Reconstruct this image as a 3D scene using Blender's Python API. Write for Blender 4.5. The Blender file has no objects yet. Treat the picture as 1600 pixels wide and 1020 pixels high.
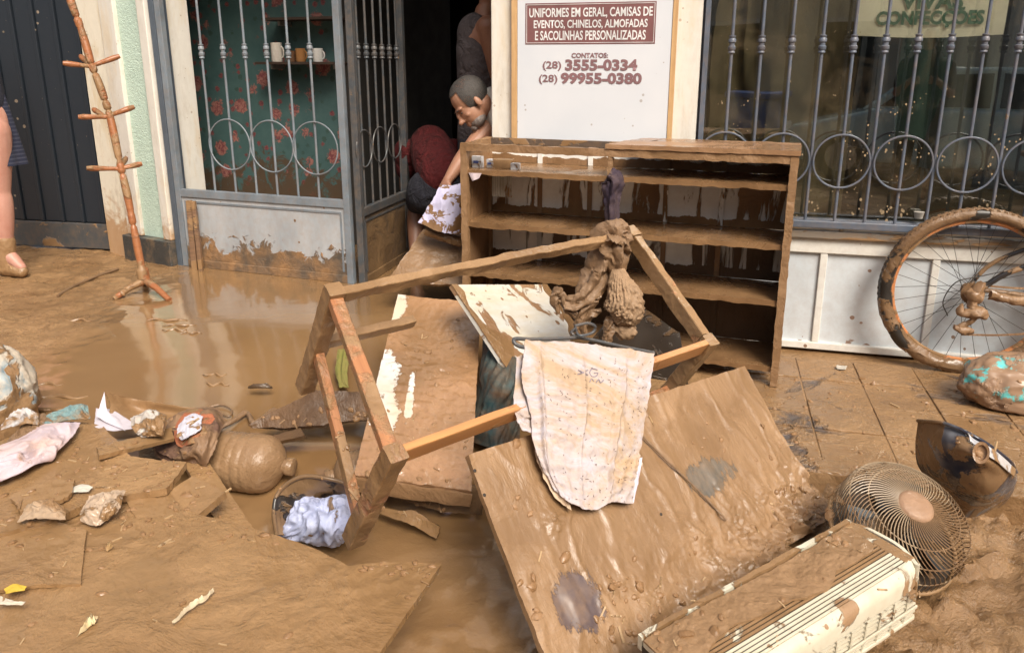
import bpy, bmesh, math, random
from mathutils import Vector, Matrix, noise as NZ, Euler
R = math.radians
rnd = random.Random(7)
SC = bpy.context.scene
COL = SC.collection
# ------------------------------------------------------------------ camera, sky, sun, exposure
F, PITCH, EYE = 1200.0, R(15), 1.4          # focal length in photo pixels, downward pitch, eye height
cam_d = bpy.data.cameras.new('camera'); cam = bpy.data.objects.new('camera', cam_d); COL.objects.link(cam)
cam_d.sensor_width = 36; cam_d.lens = 36 * F / 1600; cam_d.clip_start = .05; cam_d.clip_end = 400
cam_d.shift_y = -90 / 1600                   # the photograph is cropped at the top
cam.location = (0, 0, EYE); cam.rotation_euler = (R(90) - PITCH, 0, 0)
SC.camera = cam
world = bpy.data.worlds.new('World'); SC.world = world; world.use_nodes = True
wn = world.node_tree; bg = wn.nodes['Background']
sky = wn.nodes.new('ShaderNodeTexSky'); sky.sky_type = 'NISHITA'; sky.sun_disc = False
SUN_EL, SUN_AZ = R(47), R(157)               # azimuth measured clockwise from +Y (the view direction)
sky.sun_elevation = SUN_EL; sky.sun_rotation = SUN_AZ; sky.air_density = 1.3; sky.dust_density = 7.0; sky.ozone_density = .5
bg.inputs['Strength'].default_value = .115
wn.links.new(sky.outputs[0], bg.inputs['Color'])
sun_d = bpy.data.lights.new('sun', 'SUN'); sun = bpy.data.objects.new('sun', sun_d); COL.objects.link(sun)
sun_d.energy = 3.2; sun_d.angle = R(26); sun_d.color = (1, .95, .86)
sd = Vector((math.sin(SUN_AZ) * math.cos(SUN_EL), math.cos(SUN_AZ) * math.cos(SUN_EL), math.sin(SUN_EL)))
sun.rotation_euler = sd.to_track_quat('Z', 'Y').to_euler()
SC.view_settings.view_transform = 'Standard'; SC.view_settings.look = 'None'
SC.view_settings.gamma = 1; SC.view_settings.exposure = .34

# ------------------------------------------------------------------ measuring: a photo pixel and a height (or plane) give a place
cp, sp = math.cos(PITCH), math.sin(PITCH)
E0 = Vector((0, 0, EYE))
def ray(x, y):
    dx, dy = (x - 800) / F, (420 - y) / F
    return Vector((dx, cp + dy * sp, -sp + dy * cp))
def V(x, y, z=0.0):
    r = ray(x, y); return E0 + r * ((z - EYE) / r.z)
def VY(x, y, Y):
    r = ray(x, y); return E0 + r * (Y / r.y)
def VP(x, y, p0, n):
    r = ray(x, y); return E0 + r * ((p0 - E0).dot(n) / r.dot(n))
def ss(t): t = max(0., min(1., t)); return t * t * (3 - 2 * t)
PV0 = V(1250, 733, 0); _ca, _sa = math.cos(R(14.5)), math.sin(R(14.5))
def pq(x, y):
    """place on the pavement: along and away from the kerb"""
    dx, dy = x - PV0.x, y - PV0.y; return dx * _ca - dy * _sa, dx * _sa + dy * _ca
def gz(x, y):
    """height of the mud surface"""
    left = .10 * ss((y - 2.7) / 1.3) * ss((.55 - x) / .9)
    low = -.10 * (1 - ss((y - 2.42) / .3)) if x < .75 else (-.10 if pq(x, y)[1] < .0 else -.03)
    return left + low
def VG(x, y, up=0.):
    z = 0.
    for _ in range(12):
        p = V(x, y, z); z = .5 * z + .5 * (gz(p.x, p.y) + up)
    return V(x, y, z)

# ------------------------------------------------------------------ objects
PM = {}                                      # world matrix of everything built
def tag(o, label=None, cat=None, group=None, kind=None):
    if label: o['label'] = label
    if cat: o['category'] = cat
    if group: o['group'] = group
    if kind: o['kind'] = kind
    return o
def link(o, W, parent=None):
    COL.objects.link(o); PM[o] = W
    if parent is not None:
        o.parent = parent; o.matrix_local = PM[parent].inverted() @ W
    else: o.matrix_world = W
    return o
def thing(name, label, cat, loc=(0, 0, 0), group=None, kind=None, W=None):
    o = bpy.data.objects.new(name, None); o.empty_display_size = .1
    return tag(link(o, W if W is not None else Matrix.Translation(Vector(loc))), label, cat, group, kind)
def clone(o, W, parent=None, label=None, **k):
    """copy a thing and each of its parts"""
    old = PM[o]; c = o.copy(); c.parent = None; link(c, W, parent)
    if label: c['label'] = label
    for ch in [x for x in list(PM) if x.parent is o]:
        clone(ch, W @ old.inverted() @ PM[ch], c)
    return c
class G:
    """collects geometry"""
    def __init__(s): s.v = []; s.f = []
    def add(s, vs, fs):
        n = len(s.v); s.v += [Vector(v) for v in vs]; s.f += [tuple(i + n for i in f) for f in fs]; return s
    def box(s, c, size, M=None):
        x, y, z = (q / 2 for q in size); c = Vector(c)
        vs = [Vector((i * x, j * y, k * z)) for i in (-1, 1) for j in (-1, 1) for k in (-1, 1)]
        if M: vs = [M @ v for v in vs]
        return s.add([c + v for v in vs], [(0, 1, 3, 2), (4, 6, 7, 5), (0, 4, 5, 1), (2, 3, 7, 6), (0, 2, 6, 4), (1, 5, 7, 3)])
    def b2(s, lo, hi):
        lo = Vector(lo); hi = Vector(hi); return s.box((lo + hi) / 2, hi - lo)
    def sweep(s, pts, prof, up=(0, 0, 1), closed=False, scale=None, twist=None):
        """profile (list of 2D) swept along points"""
        pts = [Vector(p) for p in pts]; n = len(pts); m = len(prof); up = Vector(up); base = len(s.v)
        for i, p in enumerate(pts):
            if closed: t = pts[(i + 1) % n] - pts[i - 1]
            else: t = pts[min(i + 1, n - 1)] - pts[max(i - 1, 0)]
            t.normalize(); a = up - t * up.dot(t)
            if a.length < 1e-4: a = Vector((1, 0, 0)) - t * t.x
            a.normalize(); b = t.cross(a); k = scale[i] if scale else 1
            tw = twist[i] if twist else 0
            for q in prof:
                u, w = q[0] * math.cos(tw) - q[1] * math.sin(tw), q[0] * math.sin(tw) + q[1] * math.cos(tw)
                s.v.append(p + (b * u + a * w) * k)
        for i in range(n if closed else n - 1):
            for j in range(m):
                A, B = base + i * m, base + ((i + 1) % n) * m
                s.f.append((A + j, A + (j + 1) % m, B + (j + 1) % m, B + j))
        if not closed:
            s.f.append(tuple(base + j for j in reversed(range(m)))); s.f.append(tuple(base + (n - 1) * m + j for j in range(m)))
        return s
    def tube(s, pts, r, n=8, up=(0, 0, 1), closed=False, radii=None):
        prof = [(math.cos(2 * math.pi * k / n), math.sin(2 * math.pi * k / n)) for k in range(n)]
        return s.sweep(pts, prof, up, closed, scale=radii or [r] * len(pts))
    def beam(s, p0, p1, w, h, up=(0, 0, 1), seg=1):
        p0 = Vector(p0); p1 = Vector(p1)
        pts = [p0.lerp(p1, i / seg) for i in range(seg + 1)]
        if seg > 2:
            m = 4; prof = []
            for (ax, ay, bx, by) in ((-1, -1, 1, -1), (1, -1, 1, 1), (1, 1, -1, 1), (-1, 1, -1, -1)):
                for k in range(m):
                    t = (.06, .35, .65, .94)[k]; prof.append(((ax + (bx - ax) * t) * w / 2, (ay + (by - ay) * t) * h / 2))
        else: prof = [(-w / 2, -h / 2), (w / 2, -h / 2), (w / 2, h / 2), (-w / 2, h / 2)]
        return s.sweep(pts, prof, up)
    def lathe(s, prof, M=None, n=20):
        """prof: (radius, height) pairs round local Z"""
        base = len(s.v); m = len(prof)
        for r, h in prof:
            for k in range(n):
                a = 2 * math.pi * k / n; v = Vector((r * math.cos(a), r * math.sin(a), h)); s.v.append(M @ v if M else v)
        for i in range(m - 1):
            for k in range(n):
                s.f.append((base + i * n + k, base + i * n + (k + 1) % n, base + (i + 1) * n + (k + 1) % n, base + (i + 1) * n + k))
        s.f.append(tuple(base + k for k in reversed(range(n)))); s.f.append(tuple(base + (m - 1) * n + k for k in range(n)))
        return s
    def ball(s, c, r, M=None, n=14, m=10, fn=None):
        c = Vector(c); r = Vector(r) if not isinstance(r, (int, float)) else Vector((r, r, r)); base = len(s.v)
        for i in range(1, m):
            t = math.pi * i / m
            for k in range(n):
                a = 2 * math.pi * k / n; d = Vector((math.sin(t) * math.cos(a), math.sin(t) * math.sin(a), math.cos(t)))
                q = Vector((d.x * r.x, d.y * r.y, d.z * r.z))
                if fn: q = q * fn(d)
                s.v.append(c + (M @ q if M else q))
        for e in (1, -1):
            q = Vector((0, 0, e * r.z)); q = q * fn(Vector((0, 0, e))) if fn else q
            s.v.append(c + (M @ q if M else q))
        top = base + (m - 1) * n; bot = top + 1
        for k in range(n):
            s.f.append((top, base + k, base + (k + 1) % n)); s.f.append((bot, base + (m - 2) * n + (k + 1) % n, base + (m - 2) * n + k))
            for i in range(m - 2):
                s.f.append((base + i * n + k, base + (i + 1) * n + k, base + (i + 1) * n + (k + 1) % n, base + i * n + (k + 1) % n))
        return s
    def warp(s, fn):
        s.v = [fn(v) for v in s.v]; return s
    def build(s, name, mat, parent=None, W=None, smooth=False, bevel=0, frame=False, kind=None, sub=0, auto=None):
        """vertices are in world space unless frame is True (then in W); the origin goes to W or to the base of the shape"""
        if W is None:
            if parent is not None and not frame: W = PM[parent]
            else:
                lo = [min(v[i] for v in s.v) for i in range(3)]; hi = [max(v[i] for v in s.v) for i in range(3)]
                W = Matrix.Translation(((lo[0] + hi[0]) / 2, (lo[1] + hi[1]) / 2, lo[2]))
        I = W.inverted()
        me = bpy.data.meshes.new(name)
        me.from_pydata([tuple(v) if frame else tuple(I @ v) for v in s.v], [], s.f); me.validate(verbose=False)
        bm = bmesh.new(); bm.from_mesh(me); bmesh.ops.recalc_face_normals(bm, faces=bm.faces); bm.to_mesh(me); bm.free()
        for m in (mat if isinstance(mat, (list, tuple)) else [mat]): me.materials.append(m)
        if smooth: me.polygons.foreach_set('use_smooth', [True] * len(me.polygons)); me.set_sharp_from_angle(angle=R(48))
        o = bpy.data.objects.new(name, me); link(o, W, parent)
        if bevel:
            b = o.modifiers.new('b', 'BEVEL'); b.width = bevel; b.segments = 2; b.limit_method = 'ANGLE'; b.angle_limit = R(40)
        if sub:
            b = o.modifiers.new('s', 'SUBSURF'); b.levels = b.render_levels = sub
        if kind: o['kind'] = kind
        return o
def fb(p, s=1., o=3, h=.9, seed=0):
    return NZ.fractal(Vector(p) * s + Vector((seed * 7.3, seed * 3.1, seed * 1.7)), h, 2.1, o)
def ridge(p, s=1., seed=0):
    return 1 - abs(NZ.noise(Vector(p) * s + Vector((seed * 5.3, seed * 2.1, seed * 4.7)))) * 2
def cr(P, t):
    """Catmull-Rom through P at t in 0..1"""
    n = len(P) - 1; x = min(t * n, n - 1e-6); i = int(x); u = x - i
    if n == 1: return P[0].lerp(P[1], t)
    a = P[i - 1] if i > 0 else P[0] * 2 - P[1]; b = P[i]; c = P[i + 1]; d = P[i + 2] if i + 2 <= n else P[n] * 2 - P[n - 1]
    return (b * 2 + (c - a) * u + (a * 2 - b * 5 + c * 4 - d) * u * u + (b * 3 - a - c * 3 + d) * u ** 3) * .5
def patch(rows, nu=24, nv=24, th=.004, disp=None, lin=False, edge=0., seed=1, edisp=0):
    """sheet through rows of points, with thickness; disp(p,u,v) moves points along the normal, edge ripples the outline"""
    rows = [[Vector(p) for p in r] for r in rows]
    def at(P, t):
        if not lin: return cr(P, t)
        n = len(P) - 1; x = min(t * n, n - 1e-6); i = int(x); return P[i].lerp(P[i + 1], x - i)
    g = []
    for j in range(nv + 1):
        v = j / nv; g.append([])
        for i in range(nu + 1):
            g[-1].append(at([at(r, i / nu) for r in rows], v))
    N = [[None] * (nu + 1) for _ in range(nv + 1)]
    for j in range(nv + 1):
        for i in range(nu + 1):
            a = g[j][min(i + 1, nu)] - g[j][max(i - 1, 0)]; b = g[min(j + 1, nv)][i] - g[max(j - 1, 0)][i]
            n = a.cross(b); N[j][i] = n.normalized() if n.length > 1e-9 else Vector((0, 0, 1))
    if N[nv // 2][nu // 2].dot(g[nv // 2][nu // 2] - E0) > 0: N = [[-n for n in r] for r in N]
    if edge:
        for j in range(nv + 1):
            for i in range(nu + 1):
                u, v = i / nu, j / nv
                if i in (0, nu) or j in (0, nv):
                    c = g[nv // 2][nu // 2]; p = g[j][i]
                    g[j][i] = p + (c - p).normalized() * edge * fb(p, 14, 4, .6, seed)
    top = [[g[j][i] + N[j][i] * (disp(g[j][i], i / nu, j / nv) if disp else 0) for i in range(nu + 1)] for j in range(nv + 1)]
    bot = [[top[j][i] - N[j][i] * th if edisp else (top[j][i] if th < .012 else g[j][i]) - N[j][i] * th for i in range(nu + 1)] for j in range(nv + 1)]
    o = G(); w = nu + 1; n = w * (nv + 1)
    o.v = [p for r in top for p in r] + [p for r in bot for p in r]
    for j in range(nv):
        for i in range(nu):
            a = j * w + i; o.f.append((a, a + 1, a + w + 1, a + w)); o.f.append((n + a, n + a + w, n + a + w + 1, n + a + 1))
    for i in range(nu):
        o.f.append((i, n + i, n + i + 1, i + 1)); a = nv * w + i; o.f.append((a, a + 1, n + a + 1, n + a))
    for j in range(nv):
        a = j * w; o.f.append((a, a + w, n + a + w, n + a)); a += nu; o.f.append((a, n + a, n + a + w, a + w))
    return o
def frame_of(o, x, y):
    """matrix with origin o, x axis towards x, z normal to the plane o x y (facing the camera)"""
    o = Vector(o); X = (Vector(x) - o).normalized(); Z = X.cross(Vector(y) - o).normalized()
    if Z.dot(o - E0) > 0: Z = -Z
    Y = Z.cross(X)
    M = Matrix((X, Y, Z)).transposed().to_4x4(); M.translation = o; return M

# ------------------------------------------------------------------ materials
class N:
    def __init__(s, name):
        s.m = bpy.data.materials.new(name); s.m.use_nodes = True; s.t = s.m.node_tree; s.n = s.t.nodes; s.p = s.n['Principled BSDF']
        s.tc = s.n.new('ShaderNodeTexCoord').outputs['Object']
    def set(s, sock, v):
        if hasattr(v, 'is_linked') or isinstance(v, bpy.types.NodeSocket): s.t.links.new(v, sock)
        elif isinstance(v, (tuple, list)) and len(v) == 3 and sock.type == 'RGBA': sock.default_value = (*v, 1)
        else: sock.default_value = v
    def map(s, scale=(1, 1, 1), rot=(0, 0, 0), loc=(0, 0, 0), vec=None):
        m = s.n.new('ShaderNodeMapping'); s.set(m.inputs['Vector'], vec or s.tc)
        m.inputs['Scale'].default_value = scale; m.inputs['Rotation'].default_value = rot; m.inputs['Location'].default_value = loc; return m.outputs[0]
    def noise(s, scale, detail=4, rough=.55, dist=0, vec=None, off=0):
        m = s.n.new('ShaderNodeTexNoise'); v = vec or s.tc
        if off: v = s.map(loc=(off, off * 1.7, off * .6), vec=v)
        s.set(m.inputs['Vector'], v); m.inputs['Scale'].default_value = scale; m.inputs['Detail'].default_value = detail
        m.inputs['Roughness'].default_value = rough; m.inputs['Distortion'].default_value = dist; return m.outputs['Fac']
    def vor(s, scale, vec=None, feat='F1', out='Distance', rand=1):
        m = s.n.new('ShaderNodeTexVoronoi'); m.feature = feat; s.set(m.inputs['Vector'], vec or s.tc); m.inputs['Scale'].default_value = scale
        m.inputs['Randomness'].default_value = rand; return m.outputs[out]
    def math(s, op, a, b=0., c=None):
        m = s.n.new('ShaderNodeMath'); m.operation = op; s.set(m.inputs[0], a); s.set(m.inputs[1], b)
        if c is not None: s.set(m.inputs[2], c)
        return m.outputs[0]
    def rng(s, v, a, b, c=0., d=1.):
        m = s.n.new('ShaderNodeMapRange'); s.set(m.inputs[0], v); 
        for i, q in enumerate((a, b, c, d)): s.set(m.inputs[i + 1], q)
        return m.outputs[0]
    def mix(s, f, a, b):
        m = s.n.new('ShaderNodeMix'); m.data_type = 'RGBA'; s.set(m.inputs[0], f); s.set(m.inputs[6], a); s.set(m.inputs[7], b); return m.outputs[2]
    def mixf(s, f, a, b):
        m = s.n.new('ShaderNodeMix'); s.set(m.inputs[0], f); s.set(m.inputs[2], a); s.set(m.inputs[3], b); return m.outputs[0]
    def xyz(s, vec=None):
        m = s.n.new('ShaderNodeSeparateXYZ'); s.set(m.inputs[0], vec or s.tc); return m.outputs
    def bump(s, h, strength=.5, dist=.01, normal=None):
        m = s.n.new('ShaderNodeBump'); s.set(m.inputs['Height'], h); m.inputs['Strength'].default_value = strength; m.inputs['Distance'].default_value = dist
        if normal: s.set(m.inputs['Normal'], normal)
        return m.outputs[0]
    def out(s, color, rough=.5, normal=None, metal=0., spec=None, coat=None, alpha=None):
        s.set(s.p.inputs['Base Color'], color); s.set(s.p.inputs['Roughness'], rough); s.set(s.p.inputs['Metallic'], metal)
        if normal is not None: s.set(s.p.inputs['Normal'], normal)
        if spec is not None: s.set(s.p.inputs['Specular IOR Level'], spec)
        if coat is not None: s.set(s.p.inputs['Coat Weight'], coat); s.p.inputs['Coat Roughness'].default_value = .12
        if alpha is not None: s.set(s.p.inputs['Alpha'], alpha)
        return s.m
MUD_A, MUD_B, MUD_D = (.325, .194, .094), (.225, .127, .057), (.11, .056, .022)
def mudmat(name, clean=None, cover=1., mscale=3., stretch=(1, 1, 1), rot=(0, 0, 0), rough=(.28, .6), bump=.6, fine=40, a=MUD_A, b=MUD_B, crough=.4, coat=0.,
           spots=0., low=None, holes=None, film=.5, lumps=.5, sharp=.03, dist=.6, metal=0., vary=2.2, cbump=None, mudvec=None):
    """mud over a clean surface: cover 0..1; low=(z0,z1): more mud below z0 (object space)"""
    n = N(name); vec = n.map(scale=stretch, rot=rot)
    big = n.noise(vary, 5, .6, .4); mid = n.noise(fine * .35, 4, .6, .3, vec=vec); fn = n.noise(fine, 6, .65, vec=vec, off=3)
    mud = n.mix(n.rng(big, .35, .68), a, b)
    mud = n.mix(n.rng(fn, .55, .8, 0, .35), mud, MUD_D)
    mud = n.mix(n.rng(mid, .6, .75, 0, .3), mud, tuple(min(1, q * 1.25) for q in a))
    wetm = n.rng(n.noise(vary * 1.7, 5, .65, .6, off=9), .42, .58); mr = n.mixf(wetm, rough[0], rough[1])
    mud = n.mix(n.math('MULTIPLY', n.math('SUBTRACT', 1., wetm), .30), mud, tuple(q * .62 for q in b))
    gr_ = n.noise(fine * 3.2, 3, .6, vec=vec, off=11); h = n.math('ADD', n.math('ADD', n.math('MULTIPLY', mid, lumps * 1.6), n.math('MULTIPLY', fn, .45)), n.math('MULTIPLY', gr_, .12)); h = n.math('MULTIPLY', h, n.rng(wetm, 0, 1, .5, 1.1))
    if clean is None:
        return n.out(mud, mr, n.bump(h, bump, .012), coat=coat)
    mask = n.noise(mscale, 7, .6, dist, vec=vec, off=5)
    if low:
        z = n.xyz()[2]; mask = n.math('ADD', mask, n.rng(z, low[0], low[1], .55, 0))
    th = .5 - (cover - .5) * .62
    k = n.rng(mask, th - sharp / 2, th + sharp / 2)
    if spots:
        v = n.vor(spots, vec=n.map(scale=(1, 1, 1)), out='Distance'); sz = n.noise(spots * .45, 3, off=2)
        sp_ = n.math('LESS_THAN', v, n.rng(sz, .5, .85, .04, .42)); k = n.math('MAXIMUM', k, sp_)
    if holes:
        ox, oy, _z = n.xyz(); ed = n.math('MULTIPLY', n.math('SUBTRACT', n.noise(16, 8, .8, off=8, vec=vec), .5), 6.)
        for hx, hy, rx, ry in holes:
            q = n.math('ADD', n.math('POWER', n.math('DIVIDE', n.math('SUBTRACT', ox, hx), rx), 2.), n.math('POWER', n.math('DIVIDE', n.math('SUBTRACT', oy, hy), ry), 2.))
            k = n.math('MULTIPLY', k, n.rng(n.math('ADD', q, ed), .95, 1.05))
    cl = clean(n) if callable(clean) else clean
    fl = n.rng(n.noise(mscale * 2.3, 5, .7, off=7), .4, .75, 0, .55)
    if film and not callable(clean) and clean is not None and max(clean) < .06: film *= .25
    if film: cl = n.mix(n.math('MULTIPLY', fl, film), cl, a)
    hh = n.math('ADD', n.math('MULTIPLY', h, k), n.math('MULTIPLY', k, .8))
    if cbump: hh = n.math('ADD', hh, n.math('MULTIPLY', n.noise(cbump, 4, .6), .5))
    return n.out(n.mix(k, cl, mud), n.mixf(k, crough, mr), n.bump(hh, bump, .01), n.math('MULTIPLY', n.math('SUBTRACT', 1., k), metal), coat=coat)
def plain(name, c, rough=.5, var=.15, scale=8, bump=.1, metal=0., c2=None, coat=None, stretch=(1, 1, 1)):
    n = N(name); vec = n.map(scale=stretch); f = n.noise(scale, 5, .6, vec=vec)
    c2 = c2 or tuple(q * (1 - 2 * var) for q in c)
    return n.out(n.mix(n.rng(f, .3, .7), c, c2), n.mixf(f, rough * .8, min(1, rough * 1.2)), n.bump(n.noise(scale * 5, 4, .6, vec=vec), bump, .004), metal, coat=coat)
def wood(c1, c2, stretch=(1.5, 18, 18), scale=2.):
    def f(n):
        v = n.map(scale=stretch); a = n.noise(scale, 6, .65, 1.2, vec=v); return n.mix(n.rng(a, .35, .65), c1, c2)
    return f
# ------------------------------------------------------------------ ground
def ground_mat():
    n = N('wet_mud_ground'); x, y, z = n.xyz()
    wob = n.math('MULTIPLY', n.math('SUBTRACT', n.noise(1.6, 4, .6), .5), 1.5)
    # standing liquid mud in front of the gate and in the gutter under the rubbish
    a = n.rng(n.math('ADD', y, wob), 2.2, 2.6); b = n.rng(n.math('ADD', x, wob), .5, .1)
    c = n.math('MULTIPLY', n.rng(n.math('ADD', x, wob), .75, .35), n.rng(n.math('ADD', y, wob), 1.2, 1.5))
    w = n.math('MINIMUM', 1., n.math('ADD', n.math('MULTIPLY', a, b), n.math('MULTIPLY', c, .8)))
    shore = n.math('MULTIPLY', n.rng(n.math('ADD', x, n.math('MULTIPLY', wob, .6)), -2.05, -2.4), n.rng(y, 2.9, 3.6)); w = n.math('MULTIPLY', w, n.math('SUBTRACT', 1., shore))
    rip = n.noise(5, 5, .6, .6, vec=n.map(scale=(1, 3.2, 1))); fine = n.noise(60, 6, .7); mid = n.noise(14, 5, .65, 1.0)
    col = n.mix(n.rng(n.noise(2.3, 5, .6, .8), .35, .65), MUD_A, MUD_B)
    col = n.mix(n.math('MULTIPLY', n.rng(mid, .5, .7, 0, .55), n.math('SUBTRACT', 1., w)), col, MUD_D)
    wet = n.mix(n.rng(n.noise(1.2, 3, .5, .8), .35, .7), (.265, .155, .070), (.205, .114, .048))
    col = n.mix(w, col, wet)
    r = n.mixf(w, n.rng(n.noise(6, 4, .6), .35, .65, .14, .5), n.rng(rip, .3, .7, .02, .10))
    h = n.math('ADD', n.math('MULTIPLY', n.math('ADD', fine, n.math('MULTIPLY', mid, 2.)), n.mixf(w, .8, .010)), n.math('MULTIPLY', rip, n.mixf(w, .5, .05)))
    return n.out(col, r, n.bump(h, .8, .012), coat=w)
M_ground = ground_mat()
M_mud = mudmat('thick_wet_mud', lumps=.8)
def in_pave(x, y): u, v = pq(x, y); return u > -.42 and v > .0
def ground():
    nx, ny = 440, 310; g = G(); X0, X1, Y0, Y1 = -3.8, 3.8, .9, 6.2
    for j in range(ny + 1):
        for i in range(nx + 1):
            x = X0 + (X1 - X0) * i / nx; y = Y0 + (Y1 - Y0) * j / ny; z = gz(x, y)
            lump = .018 * ss((x - .15) / .5) * ss((2.9 - y) / .5) + .014 * ss((.75 - x) / .5) * ss((1.9 - y) / .4) + .012 * ss((-1.9 - x) / .5) + .004 * (1 - ss((y - 2.3) / .4) * ss((.5 - x) / .4)) + .0008
            z += lump * (fb((x, y, 0), 5, 4, .7) + .9 * max(0, fb((x, y, 3), 11, 3, .7)))
            ro = ss((x - .1) / .3) * ss((2.7 - y) / .3)
            if ro > 0: z += ro * (.030 * max(0, fb((x + .3 * fb((x, y, 0), 4), y, 7), 7, 5, .55)) + .012 * max(0, ridge((x, y, 0), 15, 3)) + .008 * abs(ridge((x + .2 * fb((x, y, 2), 9), y, 1), 34, 5)) - .010)
            if in_pave(x, y): z = -.035
            g.v.append(Vector((x, y, z)))
    w = nx + 1
    g.f = [(j * w + i, j * w + i + 1, (j + 1) * w + i + 1, (j + 1) * w + i) for j in range(ny) for i in range(nx)]
    o = g.build('ground', M_ground, smooth=True, W=Matrix.Identity(4)); o['kind'] = 'structure'
    s = G(); s.add([(-80, -80, -.16), (80, -80, -.16), (80, 80, -.16), (-80, 80, -.16)], [(0, 1, 2, 3)])
    s.build('street', mudmat('street_mud'), W=Matrix.Identity(4), kind='structure')
ground()

# ------------------------------------------------------------------ wall frames: x along the wall to the right, y into the building, z up
def wframe(p, deg):
    a = R(deg); M = Matrix(((math.cos(a), math.sin(a), 0), (-math.sin(a), math.cos(a), 0), (0, 0, 1))).to_4x4()
    M.translation = Vector((p[0], p[1], 0)); return M
def lc(M, px, py, off=0.):
    """pixel -> (x, z) on the wall plane y=off of frame M"""
    n = (M.to_3x3() @ Vector((0, 1, 0))); p = VP(px, py, M @ Vector((0, off, 0)), n); q = M.inverted() @ p; return q.x, q.z
P0 = V(1240, 548) + Vector((0, .03, 0))
FW = wframe(P0, 14.5)                                   # shop wall with the sign and the window
pg = V(555, 443, .10); FGr = wframe(pg, 20)             # closed gate leaf, from its right end
wl = lc(FGr, 291, 425)[0]; FG = wframe(FGr @ Vector((wl, 0, 0)), 20); GW = -wl
pl_ = FG @ Vector((-.03, -.02, 0)); F2r = wframe(pl_, 29); x2 = lc(F2r, 172, 398)[0]; F2 = wframe(F2r @ Vector((x2, 0, 0)), 29); PW = -x2
ps = V(165, 392, .10); FS = wframe(ps, 11)
# pavement of square slate tiles, in the wall's direction
def pavement():
    W = wframe((PV0.x, PV0.y), 14.5) @ Matrix.Translation((-.44, 0, 0)); root = thing('pavement', None, None, W=W); root['kind'] = 'structure'
    b = G(); b.b2((-.03, 0, -.15), (3.2, 3.2, -.007)); b.build('bedding', M_mud, root, frame=True, W=W)
    def dark(n): return n.mix(n.rng(n.noise(14, 5, .7), .35, .7), (.035, .037, .05), (.12, .10, .09))
    mt = mudmat('muddy_slate', dark, cover=.70, mscale=4.2, rough=(.18, .5), bump=.8, fine=50, lumps=.8, sharp=.08, film=.8, vary=2., crough=.45)
    m = N.__new__(N); first = None; s = .262; k = 0
    for j in range(4):
        for i in range(13):
            x = .004 + i * s + (.0 if j % 2 else -.0); y = .10 + j * s
            if x > 3.2: continue
            if first is None:
                g = G(); g.b2((0, 0, -.03), (s - .007, s - .007, 0)); o = g.build('tile', mt, root, frame=True, W=W @ Matrix.Translation((x, y, 0)), bevel=.003); first = o
            else:
                o = first.copy(); o.data = first.data.copy() if k % 3 == 0 else first.data; o.parent = None
                link(o, W @ Matrix.Translation((x, y, rnd.uniform(-.004, .002))) @ Euler((rnd.uniform(-.006, .006), rnd.uniform(-.006, .006), 0)).to_matrix().to_4x4(), root)
            k += 1
    for i in range(5):
        g = G(); g.box((.33 + i * .66, .045, -.075), (.65, .095, .155)); g.build('kerb_stone', mt, root, frame=True, W=W @ Matrix.Translation((0, rnd.uniform(-.006, .006), rnd.uniform(-.004, .004))), bevel=.008)
    # thin film of mud lying over parts of the paving
    return mt
# tile materials use world-like variation: object space offset by random
def varied(mat):
    """shift object-space texture per object so alike pieces do not repeat"""
    t = mat.node_tree; tc = [n for n in t.nodes if n.type == 'TEX_COORD'][0]
    geo = t.nodes.new('ShaderNodeNewGeometry')
    for l in list(t.links):
        if l.from_socket == tc.outputs['Object']: t.links.new(geo.outputs['Position'], l.to_socket)
varied(pavement())

# ------------------------------------------------------------------ building
def plaster(name, c, stain=.5, seed=0, low=.9):
    n = N(name); x, y, z = n.xyz(); f = n.noise(3, 6, .65, .5, off=seed); g = n.noise(25, 5, .6)
    col = n.mix(n.rng(g, .3, .7, 0, .5), c, tuple(q * .88 for q in c))
    dirt = n.math('ADD', n.math('MULTIPLY', f, 1.2), n.rng(z, 0, low, .42, -.12))
    st = n.noise(2.2, 5, .7, .3, vec=n.map(scale=(3, 3, .7)), off=seed + 4)
    col = n.mix(n.rng(st, .50, .66, 0, stain * .8), col, (.60, .44, .23))
    grime = n.noise(5, 7, .75, .4, vec=n.map(scale=(2.2, 2.2, .5)), off=seed + 8); col = n.mix(n.math('MULTIPLY', n.rng(grime, .50, .72), n.rng(z, 1.9, .1, .12, .75)), col, (.33, .24, .15))
    col = n.mix(n.rng(dirt, .74, .86, 0, .85), col, (.42, .23, .10))
    chip = n.rng(n.noise(9, 5, .7, off=seed + 2), .70, .72, 0, .6); col = n.mix(chip, col, (.45, .38, .30))
    v = n.vor(30, out='Distance'); sp_ = n.math('LESS_THAN', v, n.rng(n.noise(9, 2, off=5), .50, .8, .03, .32)); col = n.mix(n.math('MULTIPLY', sp_, .55), col, (.30, .19, .10))
    return n.out(col, .75, n.bump(n.math('ADD', g, n.math('MULTIPLY', chip, -1.)), .3, .004))
M_white = plaster('white_plaster', (.70, .67, .61), .5); M_cream = plaster('stained_cream_plaster', (.76, .70, .58), 1., 3, 1.2)
def mintm():
    n = N('mint_rough_plaster'); f = n.noise(70, 3, .5); g = n.noise(160, 2, .5)
    col = n.mix(n.rng(n.noise(4, 4), .3, .7), (.56, .70, .60), (.48, .62, .53))
    return n.out(col, .8, n.bump(n.math('ADD', f, g), .9, .006))
M_mint = mintm()
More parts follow.
